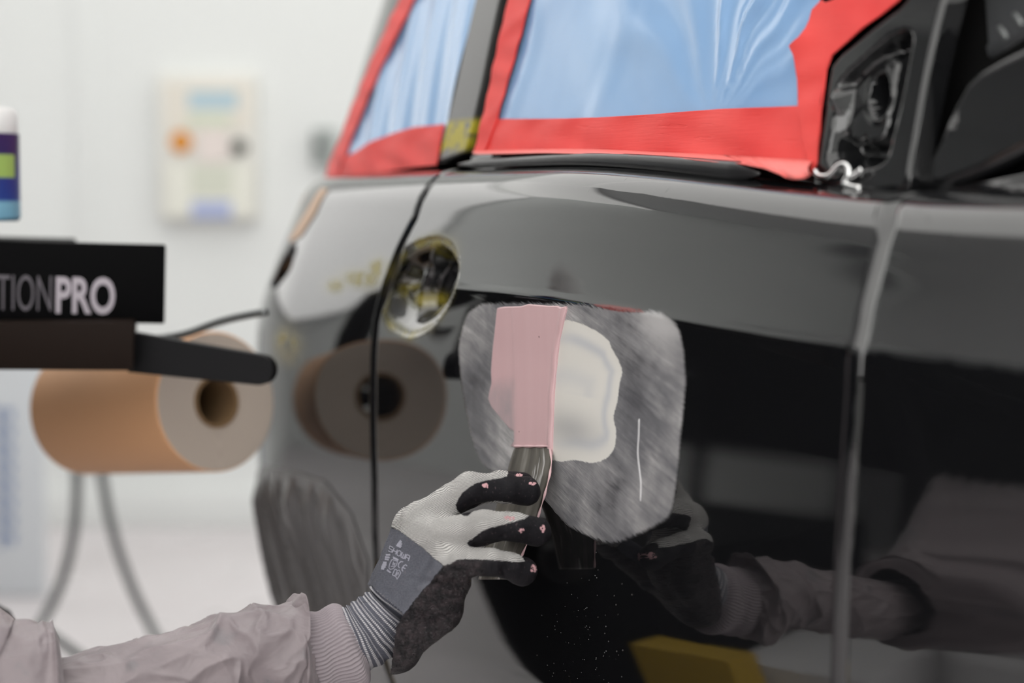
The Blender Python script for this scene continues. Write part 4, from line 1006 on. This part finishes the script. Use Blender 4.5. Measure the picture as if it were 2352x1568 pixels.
strokes([Z2([(500,775),(600,825)]), Z2([(500,795),(590,840)])], 2.4)
strokes([Z2([(480,820),(580,855),(560,920),(500,985),(450,1000),(425,970),(440,900),(480,820)]), Z2([(510,860),(490,920),(540,880),(520,940),(460,945)])], 1.8)
strokes([Z2([(680,860),(640,855),(600,890),(590,940),(615,970)]), Z2([(750,935),(725,910),(690,930),(660,975),(660,1010),(675,1030)]), Z2([(675,960),(720,985)])], 2.2)
strokes([Z2([(395,1000),(465,1055)]), Z2([(385,1015),(450,1060)])], 1.8)
strokes([Z2([(485,1095),(530,995),(560,1000),(575,1020),(610,1010),(635,1060),(570,1175),(550,1130),(520,1110),(485,1095)]), Z2([(575,1020),(535,1110)]), Z2([(560,1110),(575,1060),(600,1050),(590,1090)])], 1.8)

# knitted glove band: stripes round the wrist
def ring_tube(name, path, Nref, rx_, ry_, m, parent, n=120, disp=None, close_in=True, extra=None):
    """tube with an elliptic section; rx_(t) along the reference side, ry_(t) across"""
    T = []; vs, fs, uv = [], [], []; L = 0; K = len(path)
    for i, p in enumerate(path):
        T = (path[min(i+1, K-1)]-path[max(i-1, 0)]).normalized(); A = (Nref-T*Nref.dot(T)).normalized(); B = T.cross(A)
        if i: L += (path[i]-path[i-1]).length
        t = i/(K-1)
        for k in range(n):
            a = 2*math.pi*k/n; d = disp(t, a, L) if disp else 0.
            q = A*(math.cos(a)*(rx_(t)+d)) + B*(math.sin(a)*(ry_(t)+d)); vs.append(p+q); uv.append((a/(2*math.pi), L))
    for i in range(K-1):
        for k in range(n): k2 = (k+1) % n; fs.append((i*n+k, i*n+k2, (i+1)*n+k2, (i+1)*n+k))
    return mesh_obj(name, vs, fs, m, parent, uv=uv)
up_px = Vector(UP)
def lerpf(pts): 
    xs = [p[0] for p in pts]; ys = [p[1] for p in pts]; return lambda t: float(np.interp(t, xs, ys))
# axis of the band runs from the heel of the hand to the ribbed cuff
bpath = catmull([P(925,1372,1.922), P(903,1402,1.922), P(872,1432,1.920), P(838,1458,1.917), P(806,1473,1.914), P(760,1488,1.910)], 14)
def _band():
    m = mat('striped_glove_band', (.2,.2,.2), .85); t = NT(m); uv = t.uv(); x = t.n('ShaderNodeSeparateXYZ'); t.l(uv, x.inputs[0])
    wob = t.noise(t.mapping(uv, (5,30,1)), 1., 2); v = t.math('ADD', x.outputs[1], t.math('MULTIPLY', wob, .004))
    st = t.math('SINE', t.math('MULTIPLY', v, 2*math.pi/.0046)); dash = t.math('SINE', t.math('MULTIPLY', x.outputs[0], 2*math.pi*100)); 
    big = t.step(t.math('SINE', t.math('MULTIPLY', v, 2*math.pi/.0184)), -.95, -.75)
    k = t.math('MULTIPLY', t.step(st, -.25, .35), t.math('ADD', t.math('MULTIPLY', t.step(dash, -.5, .4), .75), .25)); k = t.math('MULTIPLY', k, big)
    t.col(t.mix(k, (.085,.088,.112), (.62,.60,.62))); t.bump(t.math('ADD', k, t.math('MULTIPLY', dash, .2)), .6, .0012); return m
def bdisp(t, a, L): return .0011*math.sin(L*2*math.pi/.0105 + 1.3*math.sin(a*2+1)) + .0016*noise.noise(Vector((math.cos(a)*1.6, math.sin(a)*1.6, t*7))) - .004*sst(.9, 1., t)
band = ring_tube('glove_band', bpath, Vector((.62,0,.78)), lerpf([(0,.0295),(.18,.0330),(.4,.0355),(.6,.0355),(1,.0335)]), lerpf([(0,.024),(.3,.0280),(1,.030)]), _band(), glove, n=140, disp=bdisp)
# ribbed cuff of the overall
cpath = catmull([P(828,1470,1.914), P(790,1485,1.912), P(745,1500,1.908), P(700,1510,1.902), P(640,1520,1.895)], 14)
def cdisp(t, a, L): return .0009*math.cos(a*64 + 1.6*math.sin(t*5+a*2)) + .0024*math.exp(-((t-.42-.05*math.sin(a*2))/.10)**2)*-1 + .0014*noise.noise(Vector((math.cos(a)*1.5, math.sin(a)*1.5, t*4))) - .009*float(sst(.12, 0, t))**2 + .002*math.exp(-((t-.2)/.1)**2)
def _cuff():
    m = mat('ribbed_cuff', (.34,.29,.305), .9, sheen=.2); t = NT(m); uv = t.uv(); x = t.n('ShaderNodeSeparateXYZ'); t.l(uv, x.inputs[0])
    w = t.math('SINE', t.math('MULTIPLY', x.outputs[0], 2*math.pi*64)); fl = t.noise(t.mapping(uv, (300,900,1)), 1., 2)
    t.col(t.mix(t.math('MULTIPLY', fl, .7), (.27,.235,.255), (.40,.345,.365))); t.bump(fl, .25, .0006); return m
cuff = ring_tube('ribbed_cuff', cpath, Vector((.30,0,.95)), lerpf([(0,.0365),(.12,.0405),(.3,.0425),(.7,.0425),(1,.040)]), lerpf([(0,.034),(1,.037)]), _cuff(), person, n=384, disp=cdisp); cuff['label'] = 'ribbed mauve grey cuff'
# sleeve of the overall
spath = catmull([P(703,1500,1.900), P(672,1508,1.895), P(630,1506,1.888), P(545,1515,1.880), P(460,1540,1.868), P(330,1580,1.855), P(200,1612,1.845), P(60,1640,1.835), P(-60,1650,1.825)], 22)
def fbm_r(v, o=3):
    a = 0; k = 1.
    for i in range(o): a += k*(1-2*abs(noise.noise(v))); v = v*2.1; k *= .5
    return a
def sdisp(t, a, L):
    ca, sa = math.cos(a), math.sin(a); q = Vector((ca*1.1, sa*1.1, 0))
    gath = math.exp(-((t-.06)/.06)**2)
    d = .0045*gath*math.sin(a*9+2.5*math.sin(a*2)+t*20)*(.6+.6*noise.noise(Vector((ca*2, sa*2, t*8))))
    rg = 1-abs(noise.noise(Vector((ca*.9+t*3.2+7, sa*.9-t*2.1, t*4.2))))*2.2
    d += (.0062*max(0, rg)**2 - .0028)*(1-.45*float(sst(.3, .8, t)))
    rg2 = 1-abs(noise.noise(Vector((ca*1.7-t*5.2, sa*1.7+t*3.7+3, t*9.))))*2.4
    d += (.0034*max(0, rg2)**2 - .0014)
    d += .0040*math.sin(t*46+2.2*math.sin(a+.6)+3*noise.noise(q+Vector((0,0,t*6))))*math.exp(-((t-.13)/.09)**2)*max(0, .35+.65*math.cos(a+.6))
    d += .0030*math.sin(t*30-2.6*a)*math.exp(-((t-.35)/.22)**2)*.6
    return d
srx = lerpf([(0,.034),(.03,.037),(.055,.041),(.085,.050),(.12,.0570),(.155,.0595),(.19,.0560),(.24,.0490),(.32,.0460),(.5,.0445),(.75,.046),(1,.050)])
sry = lerpf([(0,.034),(.03,.041),(.07,.047),(.14,.050),(.25,.046),(.5,.046),(1,.050)])
def _coverall():
    m = mat('mauve_grey_overall', (.23,.195,.205), .42, sheen=.15); t = NT(m); c = t.obj()
    n = t.noise(c, 14, 3); n2 = t.noise(c, 60, 4)
    col = t.mix(t.step(n, .42, .62), (.215,.180,.190), (.255,.215,.225)); col = t.mix(t.math('MULTIPLY', t.step(t.noise(c, 22, 2), .62, .72), .6), col, (.15,.145,.155)); t.col(col)
    cr_ = t.math('ABSOLUTE', t.math('SUBTRACT', t.noise(c, 24, 3, .55, .6), .5)); cr_ = t.math('SUBTRACT', 1., t.math('MULTIPLY', cr_, 7., clamp=True)); t.bump(t.math('ADD', t.math('MULTIPLY', t.noise(c, 900, 2), .12), t.math('ADD', t.math('MULTIPLY', n2, .25), t.math('MULTIPLY', cr_, .55))), .40, .003); t.rough(t.ramp(n2, [(.3,.36),(.7,.50)])); return m
M['overall'] = _coverall()
sleeve = ring_tube('sleeve', spath, Vector((.15,0,.98)), srx, sry, M['overall'], person, n=220, disp=sdisp); sleeve['label'] = 'mauve grey overall sleeve'
# upper sleeve lapping over the forearm at the elbow
upath = catmull([P(150,1600,1.815), P(120,1604,1.812), P(60,1604,1.805), P(-40,1590,1.80), P(-180,1510,1.79), P(-420,1290,1.76), P(-660,1060,1.745), P(-780,960,1.735)], 18)
def udisp(t, a, L):
    ca, sa = math.cos(a), math.sin(a)
    return .004*fbm_r(Vector((ca*.9+t*1.5, sa*.9, t*6)), 3) + .0035*math.sin(t*60+a*2)*math.exp(-((t-.1)/.12)**2) - .010*float(sst(.03, 0, t))
urx = lerpf([(0,.056),(.03,.063),(.15,.067),(.4,.068),(.85,.080),(1,.045)])
uslv = ring_tube('upper_sleeve', upath, Vector((.1,0,.99)), urx, urx, M['overall'], person, n=160, disp=udisp)
# body of the kneeling worker, left of the frame
B = SDF((-1.75,1.35,0), (-.2,2.75,1.5), .0125)
sho = H(-700,1000,1.74); shl = np.array([-1.10,1.84,.84]); chest = np.array([-1.02,1.66,.84]); pel = np.array([-1.34,1.78,.44]); hd0 = np.array([-.90,1.66,1.10])
B.cone(chest, pel, .145, .15, k=.06, flat=((.75,0,.66), .85)); B.cone(sho, shl, .092, .085, k=.06); B.cone(chest+[.03,0,.06], hd0-[.03,0,.10], .08, .058, k=.04)
kn1 = np.array([-.98,1.70,.10]); ft1 = np.array([-1.40,1.68,.07]); kn2 = np.array([-1.02,1.96,.10]); ft2 = np.array([-1.43,1.94,.07])
for (hp_, kn, ft) in ((pel+[0,-.10,0], kn1, ft1), (pel+[0,.12,0], kn2, ft2)):
    B.cone(hp_, kn, .095, .064, k=.05); B.cone(kn, ft, .062, .048, k=.02)
B.cone(shl, [-1.25,1.89,.60], .062, .050, k=.03); B.cone([-1.25,1.89,.60], [-1.07,1.80,.555], .048, .038, k=.02)
bp_, bf_ = B.mesh(); bp_ = relax(bp_, bf_, 2)
body = mesh_obj('body', bp_, bf_, M['overall'], person)
hc_ = hd0; Hd = SDF(hc_-np.array([.17,.14,.20]), hc_+np.array([.17,.14,.17]), .006)
Hd.ell(hc_, (.095,.078,.115), k=.01); Hd.ell(hc_+[.045,0,-.055], (.052,.055,.062), k=.03); Hd.cone(hc_+[.095,0,.01], hc_+[.112,0,-.022], .009, .013, k=.012)
for sy in (-1, 1): Hd.ell(hc_+[-.01, .078*sy, -.01], (.020,.009,.032), k=.006); Hd.ell(hc_+[.085,.032*sy,.018], (.014,.016,.010), k=.01, sub=True)
Hd.ell(hc_+[.098,0,-.062], (.008,.026,.006), k=.006); Hd.cone(hc_+[-.02,0,-.06], hc_+[-.03,0,-.16], .055, .055, k=.02)
hp2, hf2 = Hd.mesh(); hp2 = relax(hp2, hf2, 2); skin = mat('skin', (.55,.34,.25), .5)
head = mesh_obj('head', hp2, hf2, skin, person)
for sy in (-1, 1):
    bm = bmesh.new(); bmesh.ops.create_icosphere(bm, subdivisions=3, radius=.0105); [setattr(v, 'co', v.co+Vector(hc_+[.0665,.032*sy,.017])) for v in bm.verts]; ey_ = bm_obj('eye', bm, mat('eye_white', (.6,.58,.55), .3), head)
    bm = bmesh.new(); bmesh.ops.create_icosphere(bm, subdivisions=3, radius=.0052); [setattr(v, 'co', v.co+Vector(hc_+[.0725,.032*sy,.016])) for v in bm.verts]; bm_obj('iris', bm, M['rubber'], head)
    bm = bmesh.new(); bmesh.ops.create_icosphere(bm, subdivisions=3, radius=.0125); [setattr(v, 'co', Vector((v.co.x*.8, v.co.y*1.15, v.co.z*.45))+Vector(hc_+[.0685,.032*sy,.027])) for v in bm.verts]; bm_obj('eyelid', bm, skin, head)
hairp = [(0.,.118),(.035,.112),(.065,.092),(.085,.06),(.0935,.02),(.094,-.01)]
lathe('hair', [(max(.0005,r)*1.05, z+.006) for r, z in hairp[::-1]], mat('dark_hair', (.02,.018,.016), .6), person, n=40, loc=tuple(hc_+[-.012,0,.0]), cap=True)
def shoe(c, name='shoe'):
    q = SDF((c[0]-.2,c[1]-.09,-.01), (c[0]+.24,c[1]+.09,.14), .006); q.cone([c[0]-.03,c[1],.05], [c[0]+.15,c[1],.035], .045, .036, k=.02); q.ell([c[0]-.02,c[1],.075], (.05,.042,.05), k=.02)
    p_, f_ = q.mesh(); return mesh_obj(name, relax(p_, f_, 2), f_, M['rubber'], person)
shoe((-1.40,1.68)); shoe((-1.43,1.94))
LX, LZ = -.315, .105
LY = -.66
q = SDF((-1.14,1.66,.42), (-.88,1.94,.70), .004)
q.ell([-.70+LX,2.44+LY,.465+LZ], (.030,.036,.042), k=.01)
for k in range(4):
    y0 = 2.415+LY+.018*k; q.cone([-.695+LX,y0,.45+LZ], [-.672+LX,y0,.415+LZ], .0105, .0098, k=.003); q.cone([-.672+LX,y0,.415+LZ], [-.69+LX,y0-.004,.385+LZ], .0098, .009, k=.002)
q.cone([-.69+LX,2.41+LY,.475+LZ], [-.660+LX,2.395+LY,.445+LZ], .012, .0105, k=.006)
p_, f_ = q.mesh(); mesh_obj('left_glove', relax(p_, f_, 2), f_, mat('black_glove', (.02,.02,.022), .5), person)
tag(person, 'person in mauve grey overall and work glove spreading putty on the black door', 'person')
# ------------------------------------------------------------------ spatula held against the putty
rows = [(1024.5,1184,1262,.0016),(1040,1178,1265,.0042),(1060,1172,1267,.0078),(1090,1164,1263,.0135),(1130,1150,1253,.0205),(1190,1133,1235,.0300),(1250,1118,1210,.0385),(1290,1108,1192,.043),(1330,1100,1176,.047)]
def blade():
    ys = [r[0] for r in rows]; nv, nu = 60, 22; vs, uv, fs = [], [], []
    for j in range(nv):
        y = ys[0]+(ys[-1]-ys[0])*j/(nv-1); x0 = np.interp(y, ys, [r[1] for r in rows]); x1 = np.interp(y, ys, [r[2] for r in rows]); wb = np.interp(y, ys, [r[3] for r in rows])
        for i in range(nu):
            u = i/(nu-1); p = from_swz(*hit(x0+(x1-x0)*u, y, W, wb)); vs.append(p); uv.append((u, j/(nv-1)))
    for j in range(nv-1):
        for i in range(nu-1): a = j*nu+i; fs.append((a, a+nu, a+nu+1, a+1))
    root = empty('putty_knife', vs[nu*30+10]); tag(root, 'flat steel putty knife held in the glove against the pink putty', 'putty knife')
    o = mesh_obj('blade', [v-root.location for v in vs], fs, M['steel'], root, uv=uv); s = o.modifiers.new('s', 'SOLIDIFY'); s.thickness = .0009; s.offset = 0
    ed = [Vector(vs[j*nu+nu-1])-root.location for j in range(1, nv, 3)]; o2 = tube('putty_smear', ed, .0011, M['putty'], root, n=8, sub=2, rfun=lambda t, a: .0009+.0005*math.sin(t*40)); o2['label'] = 'pink putty along the blade edge'
    ed = [Vector(vs[i])-root.location + NV*.001 for i in range(nu)]; tube('putty_smear', ed, .001, M['putty'], root, n=8, sub=2, rfun=lambda t, a: .0008+.0007*abs(math.sin(t*9+1)))
    return root
blade()
